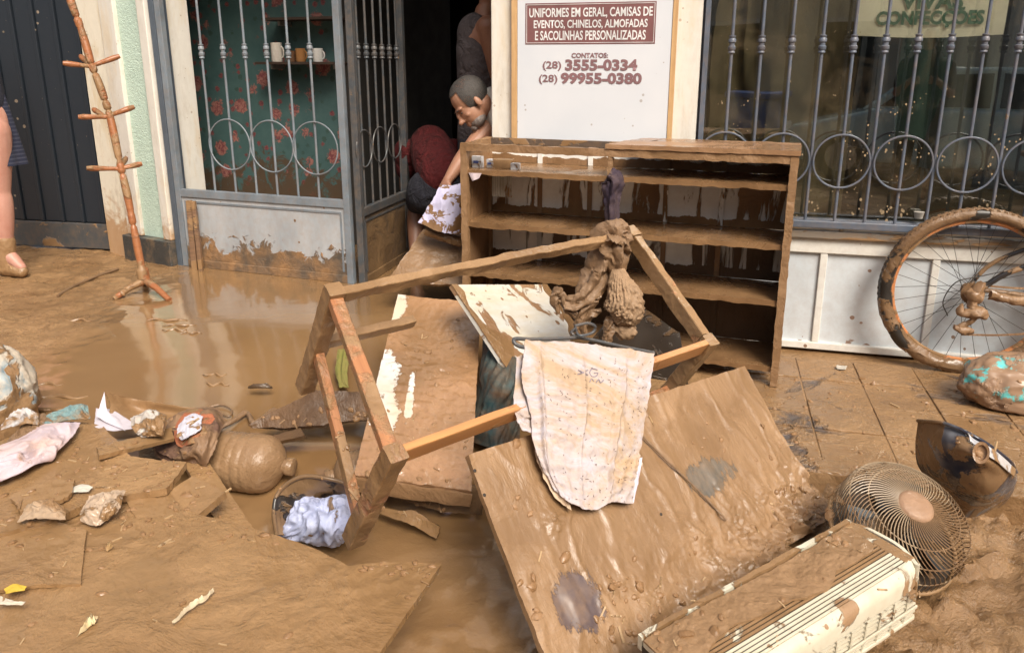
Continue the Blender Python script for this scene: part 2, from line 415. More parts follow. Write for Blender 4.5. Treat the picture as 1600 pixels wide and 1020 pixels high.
def granite():
    n = N('speckled_black_granite'); a = n.vor(140, out='Color'); s = n.noise(160, 3, .7)
    col = n.mix(n.rng(s, .5, .7), (.03, .032, .033), (.20, .20, .19)); col = n.mix(n.rng(n.noise(6, 5, .7), .48, .66, 0, .75), col, (.27, .18, .10))
    return n.out(col, n.rng(s, .3, .7, .25, .5), n.bump(n.noise(30, 5, .7), .25, .004))
M_gran = granite()
M_dark = plain('shade_dark_interior', (.030, .026, .022), .8)  # near-black walls: the gloom of the room is put into their colour
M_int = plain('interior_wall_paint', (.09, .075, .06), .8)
bld = thing('shop_building', 'cream plastered shop front with mint stripe, granite base and barred window', 'building', loc=FW.translation)
def wb(name, M, lo, hi, mat, bevel=0, parent=bld):
    g = G(); g.b2(lo, hi); return g.build(name, mat, parent, frame=True, W=M, bevel=bevel)
xa = lc(FW, 768, 180)[0]; xb = lc(FW, 1089, 180)[0]; xw2 = xb + 3.4
zs = lc(FW, 1300, 356)[1]                                # window sill height
wb('pier', FW, (xa, 0, -.1), (xb, .12, 3.0), M_white, .006)
wb('lintel', FW, (xa - 1.2, .005, 3.0), (xw2 + .8, .24, 4.6), M_white)
wb('right_pier', FW, (xw2, 0, -.1), (xw2 + .8, .24, 3.0), M_white)
wb('apron', FW, (xb, .06, -.1), (xw2, .22, zs - .055), M_cream)
# sill
M_sill = mudmat('dirty_stone_sill', (.20, .17, .14), cover=.45, mscale=6, stretch=(1, 4, 4))
wb('sill', FW, (xb + .01, -.035, zs - .05), (xw2, .2, zs - .012), M_sill, .005)
# left pilasters
b_ = [lc(F2, px, 362)[0] for px in (168, 203, 224, 258, 300)]
b_[0] = .0
zg = lc(F2, 250, 372)[1]
wb('pilaster', F2, (b_[0], 0, -.1), (b_[1], .3, 3.0), M_cream, .008)
wb('pilaster', F2, (b_[1] + .002, -.018, zg), (b_[2], .3, 3.0), M_white, .006)
wb('mint_stripe', F2, (b_[2] + .001, .008, zg), (b_[3], .29, 3.0), M_mint)
wb('pilaster', F2, (b_[3] + .001, -.02, zg), (PW - .03, .3, 3.0), M_white, .006)
wb('granite_base', F2, (b_[1] - .02, -.05, -.1), (PW - .02, .25, zg - .002), M_gran, .006)
wb('lintel', F2, (-.05, .004, 3.0), (PW + .1, .3, 4.6), M_white)
wb('lintel', FS, (-2.6, -.02, 2.85), (.12, .3, 4.6), M_white)
wb('left_wall', FS, (-4.5, 0, -.1), (-2.4, .3, 4.6), M_cream)
wb('lintel', FG, (-.1, .0, 2.75), (GW + .5, .25, 4.6), M_white)
# interior
room = thing('shop_room', None, None, loc=(-.8, 7, 0), kind='structure')
def rb(name, lo, hi, mat): g = G(); g.b2(lo, hi); return g.build(name, mat, room)
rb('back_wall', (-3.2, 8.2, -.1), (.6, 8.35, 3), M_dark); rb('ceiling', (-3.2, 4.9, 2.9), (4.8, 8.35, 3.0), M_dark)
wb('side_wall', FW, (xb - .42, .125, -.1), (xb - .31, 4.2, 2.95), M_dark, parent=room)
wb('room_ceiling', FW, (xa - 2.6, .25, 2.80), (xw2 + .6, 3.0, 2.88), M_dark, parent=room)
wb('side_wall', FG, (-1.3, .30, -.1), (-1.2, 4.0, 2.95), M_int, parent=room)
# display room behind the window
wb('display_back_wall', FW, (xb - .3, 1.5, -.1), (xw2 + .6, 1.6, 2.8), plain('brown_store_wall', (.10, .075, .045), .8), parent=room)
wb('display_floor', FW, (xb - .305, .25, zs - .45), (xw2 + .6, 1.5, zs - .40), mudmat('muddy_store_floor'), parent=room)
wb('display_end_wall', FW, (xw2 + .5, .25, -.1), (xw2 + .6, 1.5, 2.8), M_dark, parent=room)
# wallpaper wall behind the gate
def wallpaper():
    n = N('floral_wallpaper'); vec = n.map(scale=(1, 0, 1)); wv = n.noise(9, 3, .6, vec=vec)
    base = n.mix(n.rng(n.noise(6, 5, .7), .3, .7), (.07, .135, .13), (.045, .10, .10))
    def flowers(sc, off, rad):
        v = n.map(scale=(1, 0, 1), loc=(off, 0, off * .7), vec=n.tc)
        d = n.vor(sc, vec=v, rand=.75); pet = n.noise(sc * 5, 3, .6, 1.5, vec=v); d2 = n.math('ADD', d, n.math('MULTIPLY', n.math('SUBTRACT', pet, .5), .42))
        return n.rng(d2, rad, rad - .05), pet
    k, p = flowers(6.0, 0, .36); k2, p2 = flowers(12, 3.3, .26); k3, p3 = flowers(11, 7.7, .24)
    col = n.mix(n.math('MULTIPLY', k3, .7), base, (.035, .07, .05))
    col = n.mix(k2, col, n.mix(n.rng(p2, .4, .6), (.24, .075, .07), (.12, .03, .04)))
    col = n.mix(k, col, n.mix(n.rng(p, .4, .6), (.36, .16, .13), (.18, .045, .05)))
    z = n.xyz()[2]; mud = n.math('ADD', n.noise(5, 6, .7, .6), n.rng(z, .3, 1.0, .35, -.15))
    col = n.mix(n.rng(mud, .6, .66, 0, .9), col, (.09, .05, .025))
    return n.out(col, .7, n.bump(n.noise(80, 3), .1, .002))
xe = lc(FG, 536, 150, .95)[0]
wb('papered_wall', FG, (-1.19, .95, -.1), (xe, 1.05, 2.9), wallpaper(), parent=room)
wb('inner_wall', FG, (xe + .001, .9, -.1), (xe + .10, 2.6, 2.9), M_dark, parent=room)
# doorway jamb strip: pale wall return beside the gate
wb('jamb', FG, (-.045, -.02, .0), (-.005, .09, 2.75), plain('blue_grey_steel', (.13, .16, .20), .45, metal=.3), .003)

# ------------------------------------------------------------------ gates
def steel(name, c=(.20, .24, .28), cover=.12, **k):
    return mudmat(name, lambda n: n.mix(n.rng(n.noise(5, 6, .7), .4, .7), c, tuple(q * .62 for q in c)), cover=cover, crough=.42, mscale=9, fine=60, bump=.35, **k)
M_steel = steel('grey_painted_steel')
M_steel2 = steel('blue_grey_grille_steel', (.11, .135, .18), .2)
M_panel = mudmat('grey_panel_splashed', lambda n: n.mix(n.rng(n.noise(4, 6, .7, vec=n.map(scale=(1, 1, .4))), .35, .7), (.44, .46, .48), (.30, .33, .36)), cover=.10, mscale=9, low=(.12, .40), spots=16, bump=.6, fine=60, a=(.33, .185, .085), b=(.10, .085, .07), vary=7, sharp=.05, crough=.45)
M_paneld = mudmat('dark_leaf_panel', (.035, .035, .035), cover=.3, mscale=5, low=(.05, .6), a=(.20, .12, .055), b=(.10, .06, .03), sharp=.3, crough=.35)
def bar_geo(x, z0, z1, zc, y=0.):
    g = G(); g.tube([(x, y, z0), (x, y, z1)], .0075, 8)
    return g
def collar_geo(x, zc, h=.085, y=0.):
    g = G(); M = Matrix.Translation((x, y, zc))
    pr = [(.008, -.5), (.0155, -.48), (.0155, -.40), (.012, -.36), (.0175, -.28), (.0175, -.12), (.0125, -.08), (.0125, .08), (.0175, .12), (.0175, .28), (.012, .36), (.0155, .40), (.0155, .48), (.008, .5)]
    return g.lathe([(r, z * h) for r, z in pr], M, 10)
def leaf(name, W, w, zr, zc, zring, xs, ringon, label, m, mp, ztop=2.7, z0=.10, rr=None):
    t = thing(name, label, 'gate', W=W, group='leaves of the steel entrance gate')
    s = .042
    def part(n, lo, hi, mt=m, bev=.003): g = G(); g.b2(lo, hi); return g.build(n, mt, t, frame=True, W=W, bevel=bev)
    part('stile', (0, -.02, z0), (s, .02, ztop)); part('stile', (w - s, -.02, z0), (w, .02, ztop))
    part('rail', (s, -.018, zr - .025), (w - s, .018, zr + .025)); part('rail', (s, -.018, z0), (w - s, .018, z0 + .05), mp)
    part('rail', (s, -.018, ztop - .05), (w - s, .018, ztop))
    g = G(); g.b2((s, -.008, z0 + .05), (w - s, .004, zr - .025)); g.build('panel', mp, t, frame=True, W=W)
    g = G(); e = .012
    for lo, hi in (((s + .02, -.013, z0 + .07), (s + .02 + e, -.0085, zr - .05)), ((w - s - .02 - e, -.013, z0 + .07), (w - s - .02, -.0085, zr - .05)), ((s + .02 + e, -.013, zr - .05 - e), (w - s - .02 - e, -.0085, zr - .05))): g.b2(lo, hi)
    g.build('panel_moulding', m, t, frame=True, W=W)
    d = rr or (xs[1] - xs[0])
    for i, x in enumerate(xs):
        b = bar_geo(x, zr + .025, ztop - .05, zc).build('bar', m, t, frame=True, W=W, smooth=True)
        collar_geo(x, zc).build('collar', m, b, frame=True, W=W, smooth=True)
    for x in ringon:
        g = G(); g.tube([(x + (d - .007) * math.cos(a), -.012, zring + (d - .007) * math.sin(a)) for a in [2 * math.pi * k / 36 for k in range(36)]], .0045, 6, up=(0, 1, 0), closed=True)
        g.build('ring', m, t, frame=True, W=W, smooth=True)
    return t
zr = lc(FG, 430, 311)[1]; zc = lc(FG, 400, 80)[1]; zq = lc(FG, 430, 229)[1]
gx = [lc(FG, 314.7 + i * 33.9, 81)[0] for i in range(6)]; gs = (gx[5] - gx[0]) / 5
leaf('steel_gate', FG, GW, zr, zc, zq, gx, [gx[0] - gs * 0 + gs * i for i in (1, 3, 5)], 'closed grey steel gate leaf with barred top, rings and mud-splashed panel', M_steel, M_panel)
ph = V(566, 446, .10); pf = V(640, 399, .10); d_ = pf - ph; ang = -math.degrees(math.atan2(d_.y, d_.x)); FL = wframe(ph, ang); LW = Vector((d_.x, d_.y)).length
lx = [.10 + (LW - .2) * i / 5 for i in range(6)]
M_st3 = steel('shaded_leaf_steel', (.07, .08, .09), .2)  # darker copy of the gate steel, doorway shade put into the colour
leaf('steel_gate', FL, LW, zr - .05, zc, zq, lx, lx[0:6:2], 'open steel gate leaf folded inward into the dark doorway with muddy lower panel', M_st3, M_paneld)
# two stakes leaning by the gate
M_rough = mudmat('weathered_wood_muddy', wood((.22, .13, .08), (.12, .07, .045)), cover=.45, mscale=5, stretch=(1, 1, 3))
for i, (a, b) in enumerate((((301, 311), (312, 434)), ((308, 312), (322, 432)))):
    p = VP(*b, pg + Vector((0, -.02, 0)), FG.to_3x3() @ Vector((0, 1, 0))); q = VP(*a, pg, FG.to_3x3() @ Vector((0, 1, 0)))
    g = G(); g.beam(p - Vector((0, .06, .03)), q - Vector((0, .06, 0)), .035 - .01 * i, .03, (0, 1, 0), 6); g.warp(lambda v: v + Vector((fb(v, 9), fb(v, 9, seed=2), 0)) * .003)
    tag(g.build('wooden_stake', M_rough), ('thicker' if i == 0 else 'thinner') + ' muddy wooden stake leaning ' + ('against the white pilaster beside the gate' if i == 0 else 'against the steel gate frame'), 'stake', 'stakes beside the gate')

# ------------------------------------------------------------------ black shutter at the left
def shutter():
    t = thing('steel_door', 'tall black ribbed steel door with muddy bottom rail behind the leaning coat rack', 'door', W=FS)
    m = mudmat('black_door_paint', (.018, .024, .033), cover=.05, mscale=8, spots=16, film=.1, crough=.38, bump=.2, a=(.25, .2, .15), b=(.2, .16, .12))
    mr = mudmat('door_bottom_rail', (.06, .065, .07), cover=.36, mscale=6, low=(.0, .12), crough=.5)
    w = .165; k = 0; x = 0.02
    g = G(); g.b2((-2.35, .03, .16), (.1, .045, 2.85)); g.build('backing_sheet', m, t, frame=True, W=FS)
    while x > -2.3:
        g = G(); g.b2((x - w + .012, .012, .30), (x - .022, .029, 2.82)); g.build('rib', m, t, frame=True, W=FS, bevel=.006)
        g = G(); g.b2((x - .018, -.002, .30), (x + .008, .029, 2.82)); g.build('rib', m, t, frame=True, W=FS, bevel=.004); x -= w
    g = G(); g.b2((-2.34, -.01, .115), (.09, .0295, .295)); g.build('rail', mr, t, frame=True, W=FS, bevel=.004)
shutter()

# ------------------------------------------------------------------ window
def window():
    t = thing('shop_window', 'large shop window glazed in a blue-grey frame behind the grille', 'window', W=FW)
    def part(n, lo, hi, mt, bev=.003): g = G(); g.b2(lo, hi); return g.build(n, mt, t, frame=True, W=FW, bevel=bev)
    part('frame', (xb, .03, zs), (xb + .035, .085, 2.99), M_steel2); part('frame', (xb + .035, .03, zs - .01), (xw2, .085, zs + .035), M_steel2)
    part('frame', (xw2 - .04, .03, zs + .035), (xw2, .085, 2.99), M_steel2); part('frame', (xb + .035, .03, 2.94), (xw2 - .04, .085, 2.99), M_steel2)
    n = N('dirty_window_glass'); n.n.remove(n.p); tr = n.n.new('ShaderNodeBsdfTransparent'); gl = n.n.new('ShaderNodeBsdfGlossy'); gl.inputs['Roughness'].default_value = .015
    tr.inputs['Color'].default_value = (.92, .95, .93, 1); fr = n.n.new('ShaderNodeLayerWeight'); fr.inputs['Blend'].default_value = .35
    mx = n.n.new('ShaderNodeMixShader'); n.set(mx.inputs[0], n.math('ADD', n.math('MULTIPLY', fr.outputs[0], .35), .15)); n.t.links.new(tr.outputs[0], mx.inputs[1]); n.t.links.new(gl.outputs[0], mx.inputs[2])
    n.set(gl.inputs['Normal'], n.bump(n.noise(2.2, 2, .5), .06, .01))
    z = n.xyz()[2]; v2 = n.map(scale=(1, 0, 1)); vs = n.map(scale=(1, 0, .75))
    th = n.rng(z, zs + .1, 1.7, .25, .05); d = n.vor(16, vec=vs); szn = n.noise(11, 3, .5, vec=v2); spot = n.math('LESS_THAN', n.math('ADD', d, n.math('MULTIPLY', n.noise(60, 2, vec=v2), .10)), n.math('MULTIPLY', n.rng(szn, .42, .7), th))
    d = n.vor(48, vec=vs); szn = n.noise(7, 3, .5, vec=v2, off=3); sp2 = n.math('LESS_THAN', d, n.math('MULTIPLY', n.rng(szn, .45, .7), n.math('MULTIPLY', th, 1.5)))
    st = n.noise(22, 5, .6, vec=n.map(scale=(1, 0, .05))); streak = n.math('MULTIPLY', n.rng(st, .6, .72), n.rng(n.math('ADD', z, n.math('MULTIPLY', st, .6)), zs + .55, zs + .1, 0, .5))
    film = n.math('MULTIPLY', n.rng(n.noise(3, 6, .7, 1., vec=v2), .5, .85), .16)
    k = n.math('MINIMUM', 1., n.math('ADD', n.math('MAXIMUM', n.math('MULTIPLY', n.math('MAXIMUM', spot, sp2), .85), streak), film))
    df = n.n.new('ShaderNodeBsdfDiffuse'); df.inputs['Color'].default_value = (.42, .31, .19, 1)
    m2 = n.n.new('ShaderNodeMixShader'); n.set(m2.inputs[0], k); n.t.links.new(mx.outputs[0], m2.inputs[1]); n.t.links.new(df.outputs[0], m2.inputs[2])
    n.t.links.new(m2.outputs[0], n.n['Material Output'].inputs['Surface'])
    part('pane', (xb + .035, .055, zs + .035), (xw2 - .04, .059, 2.94), n.m, 0)
    g = thing('window_grille', 'blue-grey steel window grille with straight bars, collars and a row of rings', 'grille', W=FW)
    zc = lc(FW, 1330, 69)[1]; zq = lc(FW, 1320, 252, -.03)[1]; x0 = lc(FW, 1144, 67, -.03)[0]; x9 = lc(FW, 1592, 67, -.03)[0]; s = (x9 - x0) / 9
    def gp(nm, G_, **k): return G_.build(nm, M_steel2, g, frame=True, W=FW, **k)
    q = G(); q.b2((xb + .01, -.055, zs + .005), (xw2 - .02, -.015, zs + .04)); gp('rail', q, bevel=.004)
    q = G(); q.b2((xb + .01, -.055, 2.85), (xw2 - .02, -.015, 2.89)); gp('rail', q, bevel=.004)
    for e in (xb + .012, xw2 - .06):
        q = G(); q.b2((e, -.012, zs + .04), (e + .02, .03, 2.85)); gp('bracket', q)
    i = 0
    while x0 + i * s < xw2 - .05:
        x = x0 + i * s; b = bar_geo(x, zs + .038, 2.85, 0, -.035); 
        q = G(); q.tube([(x, -.035, zs + .038), (x, -.035, 2.85)], .0075, 8); b = gp('bar', q, smooth=True)
        collar_geo(x, zc, .08, -.035).build('collar', M_steel2, b, frame=True, W=FW, smooth=True)
        if i % 2 == 0:
            q = G(); q.tube([(x + (s - .009) * math.cos(a), -.05, zq + (s - .009) * math.sin(a)) for a in [2 * math.pi * k / 44 for k in range(44)]], .005, 6, up=(0, 1, 0), closed=True)
            gp('ring', q, smooth=True)
        i += 1
    return x0, s
window()
# white metal panels under the window
def apron():
    t = thing('window_apron', 'white steel apron of framed panels under the window behind the bicycle wheel', 'panel', W=FW)
    mw = mudmat('white_painted_steel', lambda n: n.mix(n.rng(n.noise(3, 4, .6), .3, .7), (.72, .70, .64), (.66, .66, .64)), cover=.05, mscale=9, spots=17, crough=.4, bump=.25, a=(.30, .2, .14), b=(.24, .15, .10))
    mp = mudmat('pale_blue_white_sheet', lambda n: n.mix(n.rng(n.noise(2.2, 5, .7, 1.), .35, .65), (.60, .65, .69), (.52, .57, .61)), cover=.06, mscale=7, low=(-.05, .10), spots=13, crough=.3, bump=.2, a=(.30, .2, .15), b=(.24, .16, .12))
    z1 = lc(FW, 1300, 366)[1]; zt = lc(FW, 1300, 396)[1]; zb = lc(FW, 1300, 541)[1]
    def part(n, lo, hi, mt, bev=.004): g = G(); g.b2(lo, hi); return g.build(n, mt, t, frame=True, W=FW, bevel=bev)
    xs = [lc(FW, px, 450)[0] for px in (1282, 1457)]; s = xs[1] - xs[0]; L0 = xb + .02
    part('top_rail', (L0, -.012, zt), (xw2, .02, z1), mw); part('bottom_rail', (L0, -.014, .012), (xw2, .02, zb + .018), mw)
    X = [xs[0] + k * s for k in range(-2, 14)]; X = [x for x in X if L0 < x < xw2 - .1]
    for x in X: part('muntin', (x - .017, -.008, zb + .018), (x + .017, .02, zt), mw)
    for a, b in zip([L0] + X, X + [xw2]): part('sheet', (a + (.017 if a != L0 else 0), .008, zb + .018), (b - (.017 if b != xw2 else 0), .014, zt), mp, 0)
apron()
# wet dark line at wall foot is the gap left by the panel itself

# ------------------------------------------------------------------ sign board
def sign():
    n_ = FW.to_3x3() @ Vector((0, -1, 0)); t0 = FW
    x0, x1 = lc(FW, 808, 200, -.03)[0], lc(FW, 1042, 200, -.03)[0]; e0, e1 = lc(FW, 799, 200, -.03)[0], lc(FW, 1050, 200, -.03)[0]
    t = thing('sign_board', 'white shop sign listing uniforms and phone numbers between bare wood strips', 'sign', W=FW @ Matrix.Translation((0, 0, .9)))
    mb = N('white_sign_print'); c = mb.mix(mb.rng(mb.noise(3, 4), .3, .7), (.66, .68, .72), (.60, .63, .68)); z = mb.xyz()[2]
    v = mb.vor(26); k = mb.math('LESS_THAN', v, mb.rng(mb.noise(8, 2), .5, .8, 0, .25)); c = mb.mix(mb.math('MULTIPLY', k, .6), c, (.3, .24, .2)); mb.out(c, .35)
    mwood = mudmat('bare_pine_strip', wood((.62, .40, .20), (.50, .30, .14), (20, 20, 1.5)), cover=.1, mscale=8)
    def part(n, lo, hi, mt, par=t, bev=.001): g = G(); g.b2(lo, hi); return g.build(n, mt, par, frame=True, W=FW, bevel=bev)
    part('board', (x0, -.026, .9), (x1, -.004, 2.75), mb.m)
    part('strip', (e0, -.030, .9), (x0 - .001, -.002, 2.76), mwood); part('strip', (x1 + .001, -.030, .9), (e1, -.002, 2.76), mwood)
    red = plain('faded_maroon_print', (.22, .095, .095), .5); redl = plain('maroon_letter_print', (.26, .14, .15), .5); wh = plain('white_letter_print', (.80, .80, .80), .5)
    p = [lc(FW, a, b, -.027) for a, b in ((821, 6), (1026, 7), (821, 70))]
    part('text_block', (p[0][0], -.0272, p[2][1]), (p[1][0], -.0262, p[0][1]), red, bev=0)
    g = G(); a, b, c_, d = p[0][0] + .006, p[1][0] - .006, p[2][1] + .006, p[0][1] - .006; w = .0022
    for lo, hi in (((a, c_), (b, c_ + w)), ((a, d - w), (b, d)), ((a, c_ + w), (a + w, d - w)), ((b - w, c_ + w), (b, d - w))): g.b2((lo[0], -.0286, lo[1]), (hi[0], -.0275, hi[1]))
    g.build('text_block_border', wh, t, frame=True, W=FW)
    def line(txt, xl, xr, yt, yb, mt, off=-.0276, bold=.02, W=FW, par=t, ref=920):
        cu = bpy.data.curves.new('lettering', 'FONT'); cu.body = txt; cu.size = 1; cu.offset = bold; cu.extrude = .0; cu.resolution_u = 3
        o = bpy.data.objects.new('tmp', cu); COL.objects.link(o); dg = bpy.context.evaluated_depsgraph_get(); me = bpy.data.meshes.new_from_object(o.evaluated_get(dg)); bpy.data.objects.remove(o)
        xsv = [v.co.x for v in me.vertices]; ysv = [v.co.y for v in me.vertices]; X0, X1, Y0, Y1 = min(xsv), max(xsv), min(ysv), max(ysv)
        A = lc(W, xl, (yt + yb) / 2, off); B = lc(W, xr, (yt + yb) / 2, off); C = lc(W, (xl + xr) / 2, yt, off); D = lc(W, (xl + xr) / 2, yb, off)
        for v in me.vertices:
            v.co = (A[0] + (B[0] - A[0]) * (v.co.x - X0) / (X1 - X0), off - .0006, D[1] + (C[1] - D[1]) * (v.co.y - Y0) / (Y1 - Y0))
        me.materials.append(mt); q = bpy.data.objects.new('lettering', me); link(q, W, par); return q
    line('UNIFORMES EM GERAL, CAMISAS DE', 827, 1020, 12, 29, wh); line('EVENTOS, CHINELOS, ALMOFADAS', 834, 1012, 31, 46, wh); line('E SACOLINHAS PERSONALIZADAS', 836, 1009, 48, 63, wh)
    line('CONTATOS:', 893, 950, 83, 91, redl, bold=.035)
    line('(28)', 848, 877, 96, 111, redl, bold=.02); line('3555-0334', 883, 996, 93, 111, redl, bold=.045)
    line('(28)', 842, 871, 117, 132, redl, bold=.02); line('99955-0380', 876, 1003, 114, 132, redl, bold=.045)
    return line
sign_line = sign()

# ------------------------------------------------------------------ banner and cloths behind the glass
def banner():
    Wb = FW @ Matrix.Translation((0, .12, 0)); n = Vector((0, 1, 0))
    x0, zb = lc(FW, 1337, 56, .085); x1, zb2 = lc(FW, 1568, 52, .085); zt = lc(FW, 1450, -60, .085)[1]
    rows = [[FW @ Vector((x0 + (x1 - x0) * u, .085, z + (-.012 * math.sin(u * math.pi) if z < zt else 0))) for u in (0, .25, .5, .75, 1)] for z in (zb, (zb + zt) / 2, zt)]
    g = patch(rows, 30, 14, .003, lambda p, u, v: .006 * fb(p, 6, 2))
    m = mudmat('cream_banner_cloth', (.92, .80, .62), cover=.08, mscale=4, crough=.8, a=(.50, .36, .22), b=(.42, .28, .16), sharp=.3, bump=.2)
    t = tag(g.build('shop_banner', m, smooth=True), 'cream cloth banner with green lettering VIVAS CONFECCOES hanging inside the window', 'banner')
    gr = plain('green_banner_print', (.10, .20, .12), .7)
    sign_line('VIVAS', 1408, 1506, -12, 15, gr, .076, .035, FW, t); sign_line('CONFECÇÕES', 1369, 1538, 12, 44, gr, .076, .04, FW, t)
    # brown sacking curtain at the left of the display
    mcur = plain('brown_sacking', (.20, .14, .07), .9, .25, 6, .6, stretch=(1, 1, .3))
    xa_, xb_ = xb + .05, lc(FW, 1330, 200, .3)[0]
    rows = [[FW @ Vector((xa_ + (xb_ - xa_) * u, .30 + .05 * math.sin(u * 9), z)) for u in [k / 10 for k in range(11)]] for z in (zs - .2, .9, 1.5, 2.6)]
    g = patch(rows, 70, 50, .004, lambda p, u, v: .025 * ridge((p.x * 9, p.y * 9, p.z * 1.2)) + .02 * fb(p, 5, 4, .7) + .012 * ridge(p, 7, 3))
    tag(g.build('sacking_curtain', mcur, smooth=True), 'brown creased sacking curtain hanging inside the left end of the window', 'curtain')
    # shop rail and garments deeper inside
    mg = [plain('dark_garment', (.05, .05, .06), .9), plain('green_garment', (.06, .10, .08), .9), plain('grey_garment', (.13, .12, .10), .9)]
    lb = ['dark garment hanging behind the middle of the window', 'green garment hanging behind the window under the banner', 'grey garment hanging behind the right part of the window', 'dark long garment hanging at the right end of the window']
    for i, (px, wd, h) in enumerate(((1365, .2, .8), (1440, .24, .75), (1510, .25, .9), (1590, .22, 1.0))):
        x, _ = lc(FW, px, 150, .7)
        rows = [[FW @ Vector((x + (u - .5) * wd * (1 if z > 1.3 else 1.35), .7 + .03 * math.sin(u * 11 + i), z)) for u in (0, .2, .4, .6, .8, 1)] for z in (1.75 - h, 1.4, 1.75)]
        g = patch(rows, 24, 24, .01, lambda p, u, v: .02 * ridge((p.x * 9, 0, p.z * 1.5), 1, i))
        tag(g.build('hanging_garment', mg[i % 3], smooth=True), lb[i], 'garment', 'garments hanging in the window')
banner()
# wall shelves with mugs behind the gate
def shelf():
    md = plain('dark_shelf_wood', (.05, .03, .02), .6); off = .84
    lab = ['upper dark wall shelf seen through the gate bars', 'lower dark wall shelf carrying mugs behind the gate bars']
    for i, (py, a, b) in enumerate(((28, 405, 520), (97, 395, 520))):
        x0, z = lc(FG, a, py, off - .12); x1 = lc(FG, b, py, off - .12)[0]
        t = thing('wall_shelf', lab[i], 'shelf', W=FG @ Matrix.Translation((x0, off, z)), group='wall shelves behind the gate')
        g = G(); g.b2((x0, off - .1, z - .018), (x1, off + .105, z)); g.build('board', md, t, frame=True, W=FG, bevel=.002)
        for q in (x0 + .08, x1 - .06):
            g = G(); g.b2((q, off - .03, z - .05), (q + .02, off + .105, z - .0185)); g.build('bracket', plain('white_bracket', (.4, .4, .38), .5), t, frame=True, W=FG, bevel=.002)
        if i: zz = z
    data = [(433, 'tall white patterned mug with mud stains on the lower shelf behind the gate', (.62, .58, .52), .04, .13, .35), (455, 'small brown mug beside the tall white one behind the gate', (.12, .06, .035), .035, .075, .1),
            (470, 'amber brown mug in the middle of the shelf behind the gate', (.30, .14, .05), .035, .09, .1), (497, 'white mug at the right end of the shelf behind the gate', (.66, .66, .64), .036, .09, .15)]
    for px, lb, c, r, h, cv in data:
        x, _ = lc(FG, px, 90, off - .03); W = FG @ Matrix.Translation((x, off - .03, zz))
        m = mudmat('glazed_mug', c, cover=cv, mscale=12, crough=.2)
        t = thing('mug', lb, 'mug', W=W, group='mugs on the shelf behind the gate')
        G().lathe([(r * .9, 0), (r, .01), (r, h), (r * .88, h), (r * .85, .012)], None, 18).build('cup', m, t, frame=True, W=W, smooth=True)
        G().tube([(r * .95 + .5 * r * math.sin(a), 0, h * .5 + h * .3 * math.cos(a)) for a in [math.pi * k / 8 for k in range(9)]], .005, 6, up=(0, 1, 0)).build('handle', m, t, frame=True, W=W, smooth=True)
shelf()
# ------------------------------------------------------------------ shared materials
def fabric(name, c, cover=.3, a=MUD_A, b=MUD_B, ms=6, spots=0, c2=None, **k):
    return mudmat(name, lambda n: n.mix(n.rng(n.noise(5, 5, .7), .35, .65), c, c2 or tuple(q * .8 for q in c)), cover=cover, mscale=ms, a=a, b=b, crough=.85, cbump=90, spots=spots, sharp=.1, bump=.45, rough=(.4, .75), **k)
W_OR, W_RD = (.44, .20, .085), (.32, .13, .060)
def mwood(name, cover, c1=W_OR, c2=W_RD, **k):
    return mudmat(name, wood(c1, c2, (1.2, 22, 22)), cover=cover, mscale=7, crough=.38, fine=55, bump=.55, sharp=.08, film=.35, **k)
M_wetshelf = mudmat('wet_brown_shelf', a=(.27, .155, .075), b=(.17, .092, .042), rough=(.10, .30), bump=.35, fine=26, stretch=(1, .4, 1))
M_mudframe = mudmat('mud_coated_frame', (.16, .15, .15), cover=.93, mscale=6, a=(.33, .195, .10), b=(.24, .135, .065), bump=.8, fine=50)
M_rag = mudmat('mud_soaked_rag', a=(.27, .165, .09), b=(.17, .10, .055), rough=(.35, .6), fine=45, bump=.9)

def rough_box(lo, hi, amp=.004, seg=(10, 3, 3), s=22, seed=0):
    """box with a mud-lumped skin"""
    lo = Vector(lo); hi = Vector(hi); g = G(); d = hi - lo
    nx, ny, nz = seg
    def face(o, a, b, na, nb):
        base = len(g.v)
        for j in range(nb + 1):
            for i in range(na + 1): g.v.append(o + a * (i / na) + b * (j / nb))
        for j in range(nb):
            for i in range(na):
                k = base + j * (na + 1) + i; g.f.append((k, k + 1, k + na + 2, k + na + 1))
    X, Y, Z = Vector((d.x, 0, 0)), Vector((0, d.y, 0)), Vector((0, 0, d.z))
    face(lo, X, Y, nx, ny); face(lo + Z, X, Y, nx, ny); face(lo, X, Z, nx, nz); face(lo + Y, X, Z, nx, nz); face(lo, Y, Z, ny, nz); face(lo + X, Y, Z, ny, nz)
    c = (lo + hi) / 2
    def fn(v):
        n_ = fb(v, s, 3, .7, seed); w = Vector((fb(v, s, 2, .7, seed + 1), fb(v, s, 2, .7, seed + 2), n_)) * amp
        return v + w
    return g.warp(fn)

